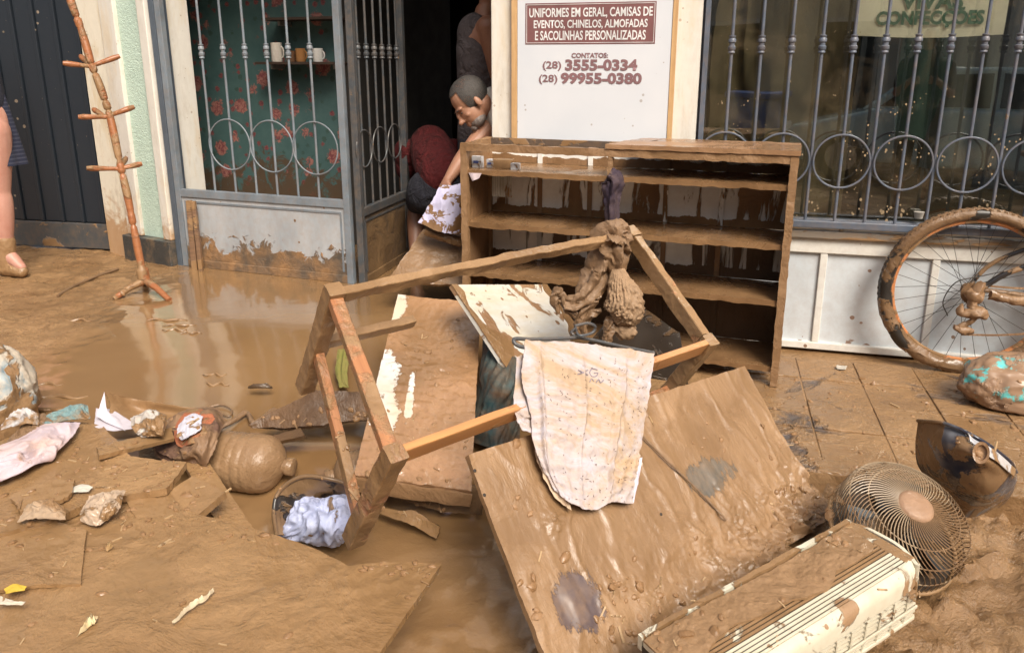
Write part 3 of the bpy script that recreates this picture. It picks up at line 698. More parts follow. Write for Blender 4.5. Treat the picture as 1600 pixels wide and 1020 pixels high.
# ------------------------------------------------------------------ cabinet
FCr = wframe(V(1214, 605), 20); cx = lc(FCr, 720, 300)[0]; FC = wframe(FCr @ Vector((cx, 0, 0)), 20); CW = -cx; CD = .35
CH = lc(FC, 1228, 243)[1]
def cabinet():
    t = thing('display_cabinet', 'long mud-coated wooden display cabinet with four shelves standing before the shop sign', 'cabinet', W=FC)
    s = .032
    def rp(n, lo, hi, m=M_mudframe, amp=.004, seg=(10, 3, 3), sd=0):
        g = rough_box(lo, hi, amp, seg, 22, sd); return g.build(n, m, t, frame=True, W=FC, smooth=True)
    def pl(n, lo, hi, m, bev=.002): g = G(); g.b2(lo, hi); return g.build(n, m, t, frame=True, W=FC, bevel=bev)
    zs_ = [lc(FC, 1205, y)[1] for y in (289, 383, 471, 575)]
    xd = lc(FC, 953, 250)[0]
    for x in (0, CW - s):
        rp('stile', (x, 0, 0), (x + s, s, CH), seg=(3, 3, 40), sd=x); rp('stile', (x, CD - s, 0), (x + s, CD, CH), seg=(3, 3, 30), sd=x + 3)
        rp('side_rail', (x + .002, s, CH - .034), (x + s - .002, CD - s, CH - .001), seg=(3, 14, 3), sd=x + 5)
        rp('side_rail', (x + .004, s, .07), (x + s - .004, CD - s, .11), seg=(3, 14, 3), sd=x + 6)
    rp('top_rail', (s, .001, CH - .036), (CW - s, s - .002, CH - .002), seg=(70, 3, 3), sd=9)
    rp('top_rail', (s, CD - s + .003, CH - .03), (CW - s, CD - .001, CH - .001), m=mudmat('brown_back_rail', (.10, .075, .06), cover=.5, mscale=8), amp=.001, seg=(30, 2, 2))
    rp('divider', (xd - .011, .003, zs_[0]), (xd + .011, .028, CH - .03), seg=(2, 2, 12))
    # top board over the right part
    g = rough_box((xd - .02, -.006, CH + .0), (CW + .006, CD + .004, CH + .020), .0022, (60, 16, 2), 14, 2)
    g.v = [Vector((v.x + (v.y * .28 if v.x < xd + .1 else 0), v.y, v.z)) for v in g.v]
    g.build('top_board', mudmat('wet_top_board', a=(.36, .21, .115), b=(.28, .155, .08), rough=(.16, .42), bump=.5, stretch=(.3, 1, 1)), t, frame=True, W=FC, smooth=True)
    ms = [M_wetshelf] * 4
    for i, z in enumerate(zs_):
        g = rough_box((.006, .012, z - .020), (CW - .006, CD - .012, z), .0035, (80, 12, 2), 16, i)
        g.v = [Vector((v.x, v.y, v.z - (.006 * max(0, ridge((v.x * 14, 0, i * 3))) if v.y < .03 and v.z < z - .01 else 0))) for v in g.v]
        g.build('shelf', M_wetshelf, t, frame=True, W=FC, smooth=True)
    # back, one sheet of streaked glass and board per compartment
    tops = [CH - .032] + [z - .021 for z in zs_[:3]]
    mats = [mudmat('back_sheet_top', lambda n: n.mix(n.rng(n.noise(2, 2), .35, .65), (.82, .80, .74), (.7, .7, .68)), cover=.32, mscale=6, stretch=(1, 1, .35), low=(.0, .05), a=(.27, .155, .075), b=(.19, .105, .05), crough=.35, film=.3),
            mudmat('back_sheet', lambda n: n.mix(n.rng(n.noise(1.6, 2), .4, .6), (.92, .92, .90), (.66, .67, .68)), cover=.45, mscale=11, stretch=(1, 1, .16), low=(.0, .04), a=(.28, .15, .058), b=(.17, .085, .032), crough=.3, film=.3, vary=3),
            mudmat('back_sheet', lambda n: n.mix(n.rng(n.noise(1.6, 2), .4, .6), (.85, .85, .84), (.50, .51, .52)), cover=.46, mscale=9, stretch=(1, 1, .16), low=(.0, .05), a=(.13, .07, .032), b=(.075, .04, .018), crough=.3, film=.3),
            mudmat('back_sheet', (.28, .28, .27), cover=.66, mscale=8, stretch=(1, 1, .3), low=(0, .1), a=(.11, .06, .028), b=(.06, .033, .016))]
    for i, z in enumerate(zs_):
        g = G(); n_ = 5
        W = FC @ Matrix.Translation((i * .37, CD - .008, z)); g.b2((s - i * .37, -.003, .001), (CW - s - i * .37, .003, tops[i] - z)); g.build('back_sheet', mats[i], t, frame=True, W=W)
        for q in (.18, .36, .62, .80):
            x = s + (CW - 2 * s) * q; g = G(); g.b2((x - .012, CD - .018, z + .002), (x + .012, CD - .0115, tops[i])); g.build('batten', mats[i] if (i + int(q * 10)) % 2 else M_mudframe, t, frame=True, W=FC)
    mside = mudmat('streaked_side_sheet', (.34, .34, .32), cover=.70, mscale=7, stretch=(1, 1, .18), a=(.27, .155, .078), b=(.17, .095, .045), crough=.4, bump=.9)
    pl('side_sheet', (.008, s, .10), (.016, CD - s, CH - .034), mside, 0)
    g = rough_box((CW - .018, s, .11), (CW - .008, CD - s, CH - .034), .004, (2, 14, 50), 25, 4); g.build('side_sheet', mside, t, frame=True, W=FC, smooth=True)
    # things left on the top shelf
    z0 = zs_[0]; mp = mudmat('printed_carton', (.62, .63, .66), cover=.42, mscale=14, crough=.5); mpd = mudmat('muddy_carton', (.45, .40, .36), cover=.8, mscale=10)
    for i, (x, y, sx, sy, sz, m, lb) in enumerate(((.05, .10, .05, .03, .055, mp, 'upright white carton with blue marks at the left end of the cabinet top shelf'), (.115, .12, .04, .03, .04, mp, 'smaller white carton with blue marks next to the upright one on the top shelf'),
                        (.17, .14, .10, .06, .04, mpd, 'flat mud-covered box on the cabinet top shelf behind the cartons'), (.25, .09, .04, .03, .03, mp, 'little white block lying in mud on the top shelf'))):
        W = FC @ Matrix.Translation((x, y, z0)) @ Euler((0, 0, rnd.uniform(-.4, .4))).to_matrix().to_4x4()
        b = rough_box((-sx / 2, -sy / 2, 0), (sx / 2, sy / 2, sz), .0015, (4, 3, 4)).build('carton', m, None, frame=True, W=W); tag(b, lb, 'box', 'small boxes on the cabinet top shelf')
        if i < 2:
            g = G(); g.b2((-sx * .3, -sy / 2 - .004, sz * .4), (sx * .25, -sy / 2 - .002, sz * .62)); g.build('printed_mark', plain('blue_print', (.08, .12, .35)), b, frame=True, W=W)
    # pink slip under the first shelf
    p = [VP(x, y, FC @ Vector((0, -.004, 0)), FC.to_3x3() @ Vector((0, 1, 0))) for x, y in ((732, 270), (752, 271), (738, 283), (748, 279))]
    tag(patch([[p[0], p[1]], [p[2], p[3]]], 6, 5, .001, lambda q, u, v: .004 * math.sin(u * 5)).build('paper_slip', fabric('pink_white_paper', (.66, .56, .60), .2)), 'small pinkish paper slip stuck below the cabinet top shelf edge', 'paper')
    g = G(); 
    for i in range(9): g.b2((.085 + i * .012, .20, zs_[1] + .10), (.085 + i * .012 + .009, .203, zs_[0] - .022))
    tag(g.build('ribbed_sheet', mudmat('pale_ribbed_card', (.5, .5, .46), cover=.4, mscale=8, stretch=(1, 1, .3), film=.4), W=FC, frame=True), 'pale ribbed card standing on the second shelf at its left end', 'card')
    return zs_
zsh = cabinet()

# ------------------------------------------------------------------ cloth tools
def rag(pts, rad, m, seed=0, folds=5, depth=.35, n=36, seg=30, twist=2.):
    """bunched cloth: a folded tube along a path"""
    P = [Vector(p) for p in pts]; g = G(); path = [cr(P, i / seg) for i in range(seg + 1)]
    rr = [Vector((r, 0, 0)) for r in rad]; R_ = [cr(rr, i / seg).x for i in range(seg + 1)]
    base = 0
    for i, p in enumerate(path):
        t = (path[min(i + 1, seg)] - path[max(i - 1, 0)]).normalized(); a = Vector((0, 1, 0)) - t * t.y
        if a.length < .1: a = Vector((1, 0, 0)) - t * t.x
        a.normalize(); b = t.cross(a)
        for k in range(n):
            th = 2 * math.pi * k / n; w = th + twist * i / seg
            q = b * math.cos(th) + a * math.sin(th)
            f = 1 + depth * math.sin(folds * w + 1.5 * fb((math.cos(w), math.sin(w), i / seg * 3), 1.2, 2, .8, seed)) * .6 + depth * .6 * ridge((math.cos(w) * 1.2, math.sin(w) * 1.2, i / seg * 5), 1.6, seed)
            g.v.append(p + q * R_[i] * (f + .10 * fb(p + q * R_[i], 45, 3, .6, seed) + .08 * ridge(p + q * R_[i], 60, seed)))
    for i in range(seg):
        for k in range(n): g.f.append((i * n + k, i * n + (k + 1) % n, (i + 1) * n + (k + 1) % n, (i + 1) * n + k))
    g.f.append(tuple(reversed(range(n)))); g.f.append(tuple(seg * n + k for k in range(n)))
    return g
def heap(c, r, seed=0, amp=.3, n=72, m=48, s=1.6, flat=.35, rotz=0, sharp=1.):
    c = Vector(c); M = Euler((0, 0, rotz)).to_matrix()
    def fn(d):
        w = Vector((d.x * 1.0 + .4 * fb(d, 1.3, 2, .8, seed + 9), d.y, d.z)); f = 1 + amp * .7 * fb(w, s, 2, .8, seed) + amp * .35 * ridge(w, s * 1.2, seed + 1) + amp * (.14 if n < 80 else .42) * ridge(w, s * 2.6, seed + 2) + amp * (0 if n < 80 else .2) * ridge(w, s * 6, seed + 4)
        return f
    g = G().ball(c, r, M, n, m, fn); zf = c.z - r[2] * flat
    g.v = [Vector((v.x, v.y, max(v.z, zf))) for v in g.v]; return g
def wrinkle(sx=8, sy=3, amp=.01, seed=0, ang=0.):
    ca, sa = math.cos(ang), math.sin(ang)
    def f(p, u, v):
        a, b = u * ca + v * sa, v * ca - u * sa
        e = ss(min(u, v, 1 - u, 1 - v) * 6) * .7 + .3
        return e * amp * (ridge((a * sx * .6 + .6 * fb((u, v, 0), 2, 2, .8, seed), b * sy * .5, seed)) * .8 + .42 * ridge((a * sx * 1.5 + .4 * fb((u * 3, v * 3, 0), 1, 2), b * sy * 1.3, seed + 3)) + .5 * fb((u * 2, v * 2, seed), 1, 2, .8))
    return f

# ------------------------------------------------------------------ overturned table frame
TA, TB, TC, TD = Vector((-.52, 2.13, .75)), Vector((.46, 2.92, .75)), Vector((.68, 2.52, .45)), Vector((-.30, 1.73, .45))
TN = (TB - TA).cross(TD - TA).normalized(); 
if TN.z > 0: TN = -TN
def table():
    t = thing('table_frame', 'overturned wooden table frame without a top leaning over the rubbish before the cabinet', 'table', loc=(-.0, 2.3, 0))
    heavy = mwood('muddy_table_wood', .88); mid = mwood('half_muddy_table_wood', .42); clean = mwood('orange_table_wood', .22); vc = mwood('wiped_orange_wood', .22, (.54, .27, .10), (.42, .18, .07))
    def bm(n, a, b, w, h, m, seg=30, amp=.0025, up=TN, sd=0):
        # own frame so that grain runs along the piece
        a = Vector(a); b = Vector(b); X = (b - a).normalized(); Y = Vector(up) - X * X.dot(Vector(up)); Y.normalize(); Z = X.cross(Y)
        W = Matrix((X, Y, Z)).transposed().to_4x4(); W.translation = a; L = (b - a).length
        g = G(); g.beam((0, 0, 0), (L, 0, 0), w, h, (0, 1, 0), seg)
        g.warp(lambda v: v + Vector((0, fb(v, 14, 3, .7, sd), fb(v, 14, 3, .7, sd + 2))) * amp + Vector((0, 0, .003 * math.sin(v.x * 4 + sd))))
        return g.build(n, m, t, frame=True, W=W, bevel=.0 if seg > 2 else .002)
    e = (TB - TA).normalized(); f = (TD - TA).normalized(); LL = .45
    # legs
    bm('leg', TA - TN * .03, TA + TN * LL, .05, .05, heavy, 24, .004, e, 1)
    bm('leg', TD - TN * .03, TD + TN * .44, .052, .052, mwood('red_brown_leg', .55, (.36, .18, .10), (.26, .12, .07)), 24, .003, e, 2)
    bm('leg', TC - TN * .03, TC + TN * .36, .05, .05, mwood('muddy_leg', .75), 24, .003, e, 3)
    bm('leg', TB - TN * .03, TB + TN * .42, .05, .05, heavy, 24, .003, e, 4)
    # rails
    bm('rail', TA + e * .03, TB - e * .03, .030, .038, heavy, 60, .005, TN, 5)
    bm('rail', TD + e * .027, TC - e * .027 , .022, .062, vc, 30, .0008, TN, 6)
    bm('rail', TA + f * .026, TD - f * .027, .040, .03, mid, 20, .0012, TN, 7)
    bm('rail', TB + f * .03, TC - f * .027, .035, .058, mwood('pale_muddy_rail', .62, (.50, .25, .12), (.42, .19, .09)), 24, .003, TN, 8)
    # stretchers
    bm('stretcher', TA + TN * .25 + f * .027, TD + TN * .34 - f * .028, .034, .028, mid, 20, .001, e, 9)
    bm('stretcher', TA + TN * .22 + e * .027, TA + TN * .22 + e * .34, .03, .035, heavy, 30, .003, TN, 10)
    bm('stretcher', TC + TN * .26 - f * .0 - e * .025, TD + TN * .26 + e * .6, .022, .03, mid, 12, .002, TN, 11)
table()

# ------------------------------------------------------------------ big muddy board
B1 = [Vector(p) for p in ((-.12, 1.85, .39), (.85, 2.62, .33), (1.06, 2.30, -.08), (.09, 1.53, -.01))]
B1[3] = B1[3] + (B1[3] - B1[0]) * .18
W1 = frame_of(B1[0], B1[1], B1[3])
def onb(px, py, off=0.):
    n = W1.to_3x3() @ Vector((0, 0, 1)); return VP(px, py, W1.translation + n * off, n)
def b1xy(px, py): q = W1.inverted() @ onb(px, py); return q.x, q.y
def bigboard():
    h1 = b1xy(1110, 745); h2 = b1xy(905, 940); h3 = b1xy(1180, 800); h4 = b1xy(1000, 850)
    def clean(n):
        x, y, z = n.xyz(); k = n.rng(n.noise(30, 4, .7, vec=n.map(scale=(1, .15, 1))), .35, .65)
        d = n.mix(k, (.095, .088, .075), (.16, .13, .10)); p = n.mix(n.noise(25, 3), (.085, .060, .062), (.13, .095, .09))
        return n.mix(n.rng(x, (h1[0] + h2[0]) / 2 - .1, (h1[0] + h2[0]) / 2 + .1), p, d)
    m = mudmat('streaked_board_mud', clean, cover=.94, mscale=5, stretch=(1.5, .45, 1), fine=42, bump=.55, rough=(.30, .58), a=(.325, .195, .100), b=(.235, .135, .064),
               holes=[(h1[0], h1[1], .10, .055), (h2[0], h2[1], .07, .075)], film=.95, sharp=.06, crough=.4, vary=3)
    t = thing('muddy_board', 'large rectangular board plastered with streaky mud leaning in front of the cabinet', 'board', W=W1)
    def dp(p, u, v):
        q = W1.inverted() @ p
        low = ss((v - .45) / .55) * ss((u - .35) / .4) + .35 * ss((v - .35) / .6)
        s = .0014 * fb((q.x * 22, q.y * 4, 0), 1, 3, .7) + .0008 * ridge((q.x * 40, q.y * 7, 1)) + .002 * fb(q, 9, 3)
        l = low * (.022 * max(0, fb((q.x * 15 + .6 * fb(q, 9), q.y * 8, 4), 1, 5, .6)) + .012 * max(0, ridge((q.x * 17 + fb(q, 12), q.y * 9, 7)) - .2) + .006 * abs(ridge((q.x * 38, q.y * 25, 9))))
        foot = ss((v - .80) / .2) * ss((u - .25) / .3); l += foot * (.02 + .03 * abs(fb((q.x * 12, q.y * 12, 2), 1, 4, .6)))
        drip = .006 * max(0, ridge((q.x * 9 + .4 * fb(q, 4), q.y * 2.4, 11)) - .72) * 3
        c = .012 * math.exp(-((u - .145) / .03) ** 2 - ((v - .38) / .05) ** 2) * (1 + fb(q, 60))
        return s + l + drip + c
    patch([[B1[0], B1[1]], [B1[3], B1[2]]], 230, 150, .016, dp, lin=True, edge=.003).build('board', m, t, W=W1, smooth=True)
    dark = plain('screw_hole', (.03, .02, .015), .6)
    for px, py in ((742, 735), (757, 773), (1033, 803)):
        p = W1.inverted() @ onb(px, py, .002); g = G(); g.ball((p.x, p.y, p.z), (.005, .005, .002), None, 8, 5); g.build('screw_hole', dark, t, frame=True, W=W1)
    # thin twig across
    pts = [onb(x, y, .012) for x, y in ((1005, 682), (1045, 722), (1090, 765), (1135, 812))]
    tag(G().tube([cr(pts, i / 20) for i in range(21)], .003, 6).build('twig', M_rag), 'thin dark twig stuck across the face of the large muddy board', 'twig')
bigboard()
# ------------------------------------------------------------------ glossy board and white laminate board
def gloss():
    P = [Vector(p) for p in ((-.51, 3.18, .43), (-.13, 3.30, .36), (-.13, 2.30, .02), (-.49, 2.20, .09))]
    P = [V(622, 460, .43), V(752, 474, .38), V(736, 768, .03), V(553, 742, .08)]
    W = frame_of(P[0], P[1], P[3])
    def clean(n): return n.mix(n.rng(n.noise(3, 3), .4, .6), (.72, .70, .66), (.62, .52, .40))
    hs = []
    def add(px, py, rx, ry): q = W.inverted() @ VP(px, py, P[0], W.to_3x3() @ Vector((0, 0, 1))); hs.append((q.x, q.y, rx, ry))
    add(622, 480, .035, .10); add(602, 590, .05, .13); add(600, 650, .05, .09); add(640, 625, .015, .12)
    m = mudmat('glossy_mud_laminate', clean, cover=1.15, mscale=4, holes=hs, a=(.42, .235, .125), b=(.25, .14, .065), rough=(.06, .20), bump=.6, fine=34, crough=.12, film=.25, coat=.7, vary=1.6, lumps=.9)
    t = thing('laminate_board', 'glossy brown laminate board with white streaks lying behind the table leg', 'board', W=W)
    patch([[P[0], P[1]], [P[3], P[2]]], 80, 110, .022, lambda p, u, v: (.0045 * fb((p.x * 14, p.y * 40, 0), 1, 4, .7) + .003 * max(0, ridge((p.x * 20 + fb(p, 9), p.y * 60, 0)))) * ss((v - .30) / .15) + .0008 * fb(p, 60, 2) + .002 * max(0, ridge((p.x * 14, p.y * 14, 0)) - .6), lin=True, edge=.004).build('board', m, t, W=W, smooth=True)
    # edge strip at the near end
    a, b = P[3] + Vector((.0, -.004, -.03)), P[2] + Vector((0, -.004, -.03)); g = G(); g.beam(a, b, .012, .05, (0, 0, 1), 14); g.warp(lambda v: v + Vector((fb(v, 20), fb(v, 20, seed=3), fb(v, 20, seed=5))) * .004)
    g.build('edge_strip', M_mudframe, t, smooth=True)
    Q = [Vector(p) for p in ((-.24, 2.93, .55), (.16, 3.45, .40), (.45, 3.16, .05), (.05, 2.64, .20))]
    W = frame_of(Q[0], Q[1], Q[3]); hs.clear()
    def add2(px, py, rx, ry): q = W.inverted() @ VP(px, py, Q[0], W.to_3x3() @ Vector((0, 0, 1))); return q
    def cl(n): return n.mix(n.rng(n.noise(2.5, 5, .7, vec=n.map(scale=(.6, 3, 1))), .35, .65), (.64, .65, .64), (.60, .53, .40))
    x, y = W.inverted() @ Q[2] , None
    m = mudmat('white_laminate', cl, cover=.44, mscale=5.5, spots=12, a=(.33, .20, .11), b=(.28, .16, .085), crough=.2, film=.25, bump=.5, fine=40, rough=(.25, .45), dist=1.2, sharp=.02)
    t = thing('white_board', 'white laminate board spattered with brown mud propped beside the hanger', 'board', W=W)
    patch([[Q[0], Q[1]], [Q[3], Q[2]]], 30, 30, .018, lambda p, u, v: .0006 * fb(p, 20), lin=True).build('board', m, t, W=W, smooth=False)
    def strip(r0, r1, i):   # mud caked along the left and right edges
        rows = [[Q[0].lerp(Q[1], u).lerp(Q[3].lerp(Q[2], u), v) for u in (r0(v), r1(v))] for v in [k / 14 for k in range(15)]]
        nn = W.to_3x3() @ Vector((0, 0, 1)); rows = [[p + nn * .0035 for p in r] for r in rows]
        patch(rows, 8, 50, .004, lambda p, u, v: .002 * fb(p, 40, 3, .7), edge=0).build('caked_mud', M_mud, t, smooth=True)
    strip(lambda v: -.004, lambda v: .045 + .04 * fb((v, 0, 0), 7) + .15 * ss((v - .35) / .2) * ss((.85 - v) / .3), 0)
    strip(lambda v: .93 - .05 * fb((v, 3, 0), 8) - .12 * ss((v - .35) / .3), lambda v: 1.004, 1)
gloss()

# ------------------------------------------------------------------ hanger and cloths on the table
def hanger_cloth():
    O = .085
    def q(px, py, o=O): return onb(px, py, o)
    mh = mudmat('dark_grey_plastic', (.055, .065, .075), cover=.16, mscale=9, crough=.35, fine=60)
    t = thing('clothes_hanger', 'dark grey plastic clothes hanger lying on the muddy cloth over the table rail', 'hanger', loc=q(910, 540))
    def tb(n, P, r, nn=30): P = [Vector(p) for p in P]; G().tube([cr(P, i / nn) for i in range(nn + 1)], r, 8).build(n, mh, t, smooth=True)
    tb('shoulder_bar', [q(1022, 551), q(975, 542), q(930, 532), q(905, 527), q(893, 520), q(899, 514)], .0055)
    tb('shoulder_bar', [q(903, 527), q(870, 529), q(830, 530), q(806, 529), q(803, 534), q(812, 541), q(840, 546)], .006)
    tb('lower_bar', [q(812, 541, O - .01), q(860, 541, O - .01), q(905, 540, O - .01), q(940, 545, O - .01), q(1000, 552, O - .01)], .0045)
    tb('hook', [q(899, 512), q(905, 524, O + .02), q(925, 520, O + .03), q(930, 510, O + .045), q(918, 505, O + .05), q(898, 509, O + .04)], .0045)
    # the cloth itself: one folded white cloth with stains
    m = mudmat('stained_white_cloth', lambda n: n.mix(n.rng(n.noise(4, 7, .75, 1.2, vec=n.map(scale=(.5, 1.6, 1))), .40, .60), (.47, .44, .49), (.42, .30, .20)), cover=.26, mscale=5, a=(.50, .33, .18), b=(.42, .27, .15), crough=.8, cbump=120, spots=0, film=.45, sharp=.15, bump=.35)
    # dark flecks
    tt = m.node_tree
    t2 = thing('white_cloth', 'mud-flecked white cloth marked XG hanging from the table rail over the large board', 'cloth', loc=q(910, 790, .02))
    rows = [[q(820, 533, .088), q(870, 534, .092), q(920, 540, .09), q(975, 546, .092), q(1021, 553, .088)],
            [q(815, 590, .085), q(870, 592, .10), q(920, 596, .092), q(970, 600, .10), q(1014, 606, .085)],
            [q(828, 650, .065), q(873, 655, .085), q(920, 660, .072), q(962, 662, .08), q(1004, 668, .06)],
            [q(838, 712, .045), q(878, 718, .06), q(918, 722, .05), q(960, 724, .055), q(996, 728, .04)],
            [q(868, 765, .03), q(892, 786, .04), q(925, 797, .03), q(955, 785, .035), q(987, 787, .025)]]
    def wr(p, u, v):
        vert = .011 * sum(math.exp(-((u - c - .03 * math.sin(v * 5)) / .018) ** 2) for c in (.10, .42, .74)) * ss(v * 4) * ss((1 - v) * 6)
        return vert + .0045 * ridge((u * 2.2, v * 16 + .8 * fb((u, v, 0), 2.5), 3)) + .0045 * fb((u * 7, v * 7, 0), 1, 4, .7) + .003 * ridge((u * 9, v * 3, 9))
    patch(rows, 130, 150, .0025, wr, edge=.004, seed=4).build('front_fold', m, t2, smooth=True)
    rows = [[q(807, 560, .06), q(830, 556, .066), q(850, 560, .07)], [q(803, 628, .055), q(822, 640, .06), q(850, 640, .06)], [q(806, 652, .05), q(822, 655, .05), q(850, 660, .05)], [q(816, 672, .05), q(830, 676, .05), q(850, 680, .05)]]
    patch(rows, 30, 50, .0025, wrinkle(4, 10, .006, 5), edge=.006).build('back_fold', m, t2, smooth=True)
    rows = [[q(832, 676, .034), q(850, 690, .04), q(870, 700, .045)], [q(843, 730, .03), q(862, 735, .035), q(880, 745, .04)], [q(868, 775, .02), q(885, 792, .022), q(893, 797, .025)]]
    patch(rows, 24, 50, .0025, wrinkle(5, 6, .008, 8), edge=.008).build('lower_fold', fabric('brown_stained_cloth', (.62, .46, .32), .35, a=(.42, .24, .11), b=(.3, .17, .08)), t2, smooth=True)
    rows = [[q(985, 720, .02), q(1003, 715, .02)], [q(975, 745, .018), q(998, 748, .018)], [q(968, 780, .016), q(990, 786, .016)]]
    patch(rows, 14, 30, .002, wrinkle(4, 4, .004, 8), edge=.004).build('under_fold', fabric('lilac_white_cloth', (.68, .64, .76), .08), t2, smooth=True)
    # specks and the mark XG
    ms = plain('dark_fleck', (.10, .06, .045), .8); g = G(); n = W1.to_3x3() @ Vector((0, 0, 1))
    import mathutils
    bv = mathutils.bvhtree.BVHTree.FromObject([c for c in PM if c.parent is t2 and c.name.startswith('front_fold')][0], bpy.context.evaluated_depsgraph_get())
    root = [c for c in PM if c.parent is t2 and c.name.startswith('front_fold')][0]; I = PM[root].inverted()
    def hit(px, py):
        o = I @ E0; d = (I.to_3x3() @ ray(px, py)).normalized(); h = bv.ray_cast(o, d); return (PM[root] @ h[0]) if h[0] is not None else None
    for i in range(230):
        px = rnd.gauss(975, 45) if i % 2 else rnd.uniform(835, 1010); py = rnd.uniform(560, 790); h = hit(px, py)
        if h is None: continue
        a = rnd.uniform(0, 3.14); L = rnd.uniform(.0015, .006); r = (W1.to_3x3() @ Vector((math.cos(a), math.sin(a), 0))) * L; s = (W1.to_3x3() @ Vector((-math.sin(a), math.cos(a), 0))) * .0012
        h = h + n * .0012; g.add([h - r, h + s, h + r, h - s], [(0, 1, 2, 3)])
    g.build('mud_flecks', ms, t2, kind='stuff')
    def stroke(P, r=.0016, nm='pen_mark'):
        pts = [hit(*p) for p in P]; pts = [p + n * .0015 for p in pts if p is not None]
        if len(pts) > 1: G().tube([cr(pts, i / 12) for i in range(13)], r, 5).build(nm, plain('grey_pen', (.30, .26, .30), .8), t2)
    stroke([(903, 578), (911, 582), (918, 586)]); stroke([(918, 578), (911, 582), (902, 585)])
    stroke([(933, 578), (925, 576), (921, 582), (924, 588), (931, 588), (934, 583), (928, 583)])
    stroke([(921, 597), (924, 592), (928, 596)]); stroke([(931, 598), (935, 593), (938, 598), (943, 594)])
hanger_cloth()
# rags at the top joint of the table
def rags():
    j = TB
    def q(px, py, d=0.): return VY(px, py, TB.y - .05 + d)
    t = tag(rag([q(985, 362), q(968, 368), q(955, 380), q(962, 400, -.02), q(965, 425, -.02)], [.028, .05, .055, .035, .02], M_rag, 1, 5, .5).build('knotted_rag', M_rag, smooth=True), 'mud-soaked rag knotted round the top corner of the table frame', 'rag', 'mud-soaked rags on the table corner')
    tag(rag([q(945, 385), q(935, 425), q(918, 455, -.03), q(900, 475, -.04), q(880, 480, -.05)], [.03, .038, .03, .022, .015], M_rag, 2, 4, .6).build('twisted_rag', M_rag, smooth=True), 'long twisted mud-soaked rag trailing down left from the table corner', 'rag', 'mud-soaked rags on the table corner')
    mk = mudmat('ribbed_knit_mud', a=(.36, .235, .14), b=(.27, .17, .095), rough=(.5, .8), fine=60, bump=.7)
    def bag():
        P = [q(966, 420, -.04), q(968, 440, -.05), q(975, 465, -.06), q(975, 488, -.06), q(965, 505, -.06)]; g = rag(P, [.022, .042, .064, .066, .028], mk, 3, 26, .055, 208, 60, .9); return g
    tag(bag().build('knit_bundle', mk, smooth=True), 'ribbed knit bundle caked in mud hanging below the table corner', 'bundle')
    tag(heap(q(976, 515, -.06), (.042, .035, .038), 5, .35, 40, 26, 1.8, 1.).build('cloth_ball', mk, smooth=True), 'round ball of muddy cloth under the ribbed knit bundle', 'cloth')
    tag(rag([q(955, 495, -.06), q(952, 515, -.07), q(948, 535, -.07)], [.015, .017, .012], M_rag, 6, 4, .5).build('rag_strip', M_rag, smooth=True), 'short muddy cloth strip hanging left of the cloth ball', 'rag')
    for i, P in enumerate((((880, 462), (872, 455), (866, 468), (872, 490)), ((890, 475), (878, 460), (885, 480), (905, 495), (915, 510)), ((935, 470), (915, 478), (905, 500), (898, 520)), ((940, 485), (925, 490), (912, 505), (915, 530)), ((872, 470), (890, 468), (915, 468), (940, 462)))):
        tag(rag([q(x, y, -.04) for x, y in P], [.006, .012, .012, .006][:len(P)] if len(P) == 4 else [.006, .012, .012, .01, .006], M_rag, 10 + i, 3, .7, 20, 22, 5).build('shredded_rag', M_rag, smooth=True), ['wiry shred of muddy cloth curling up highest beside the white board', 'crooked shred of muddy cloth running down to the hanger hook', 'curved shred of muddy cloth falling from the twisted rag', 'short shred of muddy cloth dangling nearest the cloth ball', 'flat level shred of muddy cloth bridging over to the twisted rag'][i], 'rag', 'shredded muddy rags behind the hanger')
    mp = fabric('purple_black_cloth', (.035, .022, .042), .30, ms=5, a=(.22, .14, .08))
    def c(px, py, d=-.03): return VP(px, py, FC @ Vector((0, d, 0)), FC.to_3x3() @ Vector((0, 1, 0)))
    tag(rag([c(950, 276), c(958, 282), c(956, 310), c(957, 345), c(958, 378)], [.022, .034, .026, .020, .016], mp, 20, 4, .55, 40, 40, 1.).build('purple_cloth', mp, smooth=True), 'dark purple muddy cloth hanging from the cabinet top shelf', 'cloth')
rags()
# dark cloth between the boards and dark tub behind the rail
def between():
    P = [[V(755, 520, .34), V(790, 535, .30), V(830, 560, .26)], [V(752, 580, .22), V(785, 590, .26), V(822, 605, .2)], [V(742, 640, .1), V(775, 645, .14), V(815, 640, .1)], [V(735, 690, .02), V(775, 700, .04), V(810, 690, .02)]]
    m = mudmat('dark_teal_cloth', lambda n: n.mix(n.rng(n.noise(7, 4, .6, 1.), .4, .6), (.025, .06, .065), (.06, .035, .02)), cover=.22, mscale=6, crough=.7, cbump=80)
    tag(patch(P, 50, 60, .004, wrinkle(7, 3, .022, 3, .6)).build('teal_cloth', m, smooth=True), 'dark teal cloth bunched in the gap between laminate and white boards', 'cloth')
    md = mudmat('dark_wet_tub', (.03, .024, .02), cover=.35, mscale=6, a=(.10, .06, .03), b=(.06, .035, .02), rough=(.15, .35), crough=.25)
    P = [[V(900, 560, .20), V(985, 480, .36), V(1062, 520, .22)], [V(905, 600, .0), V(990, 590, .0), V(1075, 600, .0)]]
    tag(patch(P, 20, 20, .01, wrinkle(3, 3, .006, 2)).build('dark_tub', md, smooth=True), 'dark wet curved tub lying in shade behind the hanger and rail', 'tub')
    for i, (x, y, rx) in enumerate(((515, 772, .12), (640, 790, .10), (700, 815, .05))):
        pass
between()
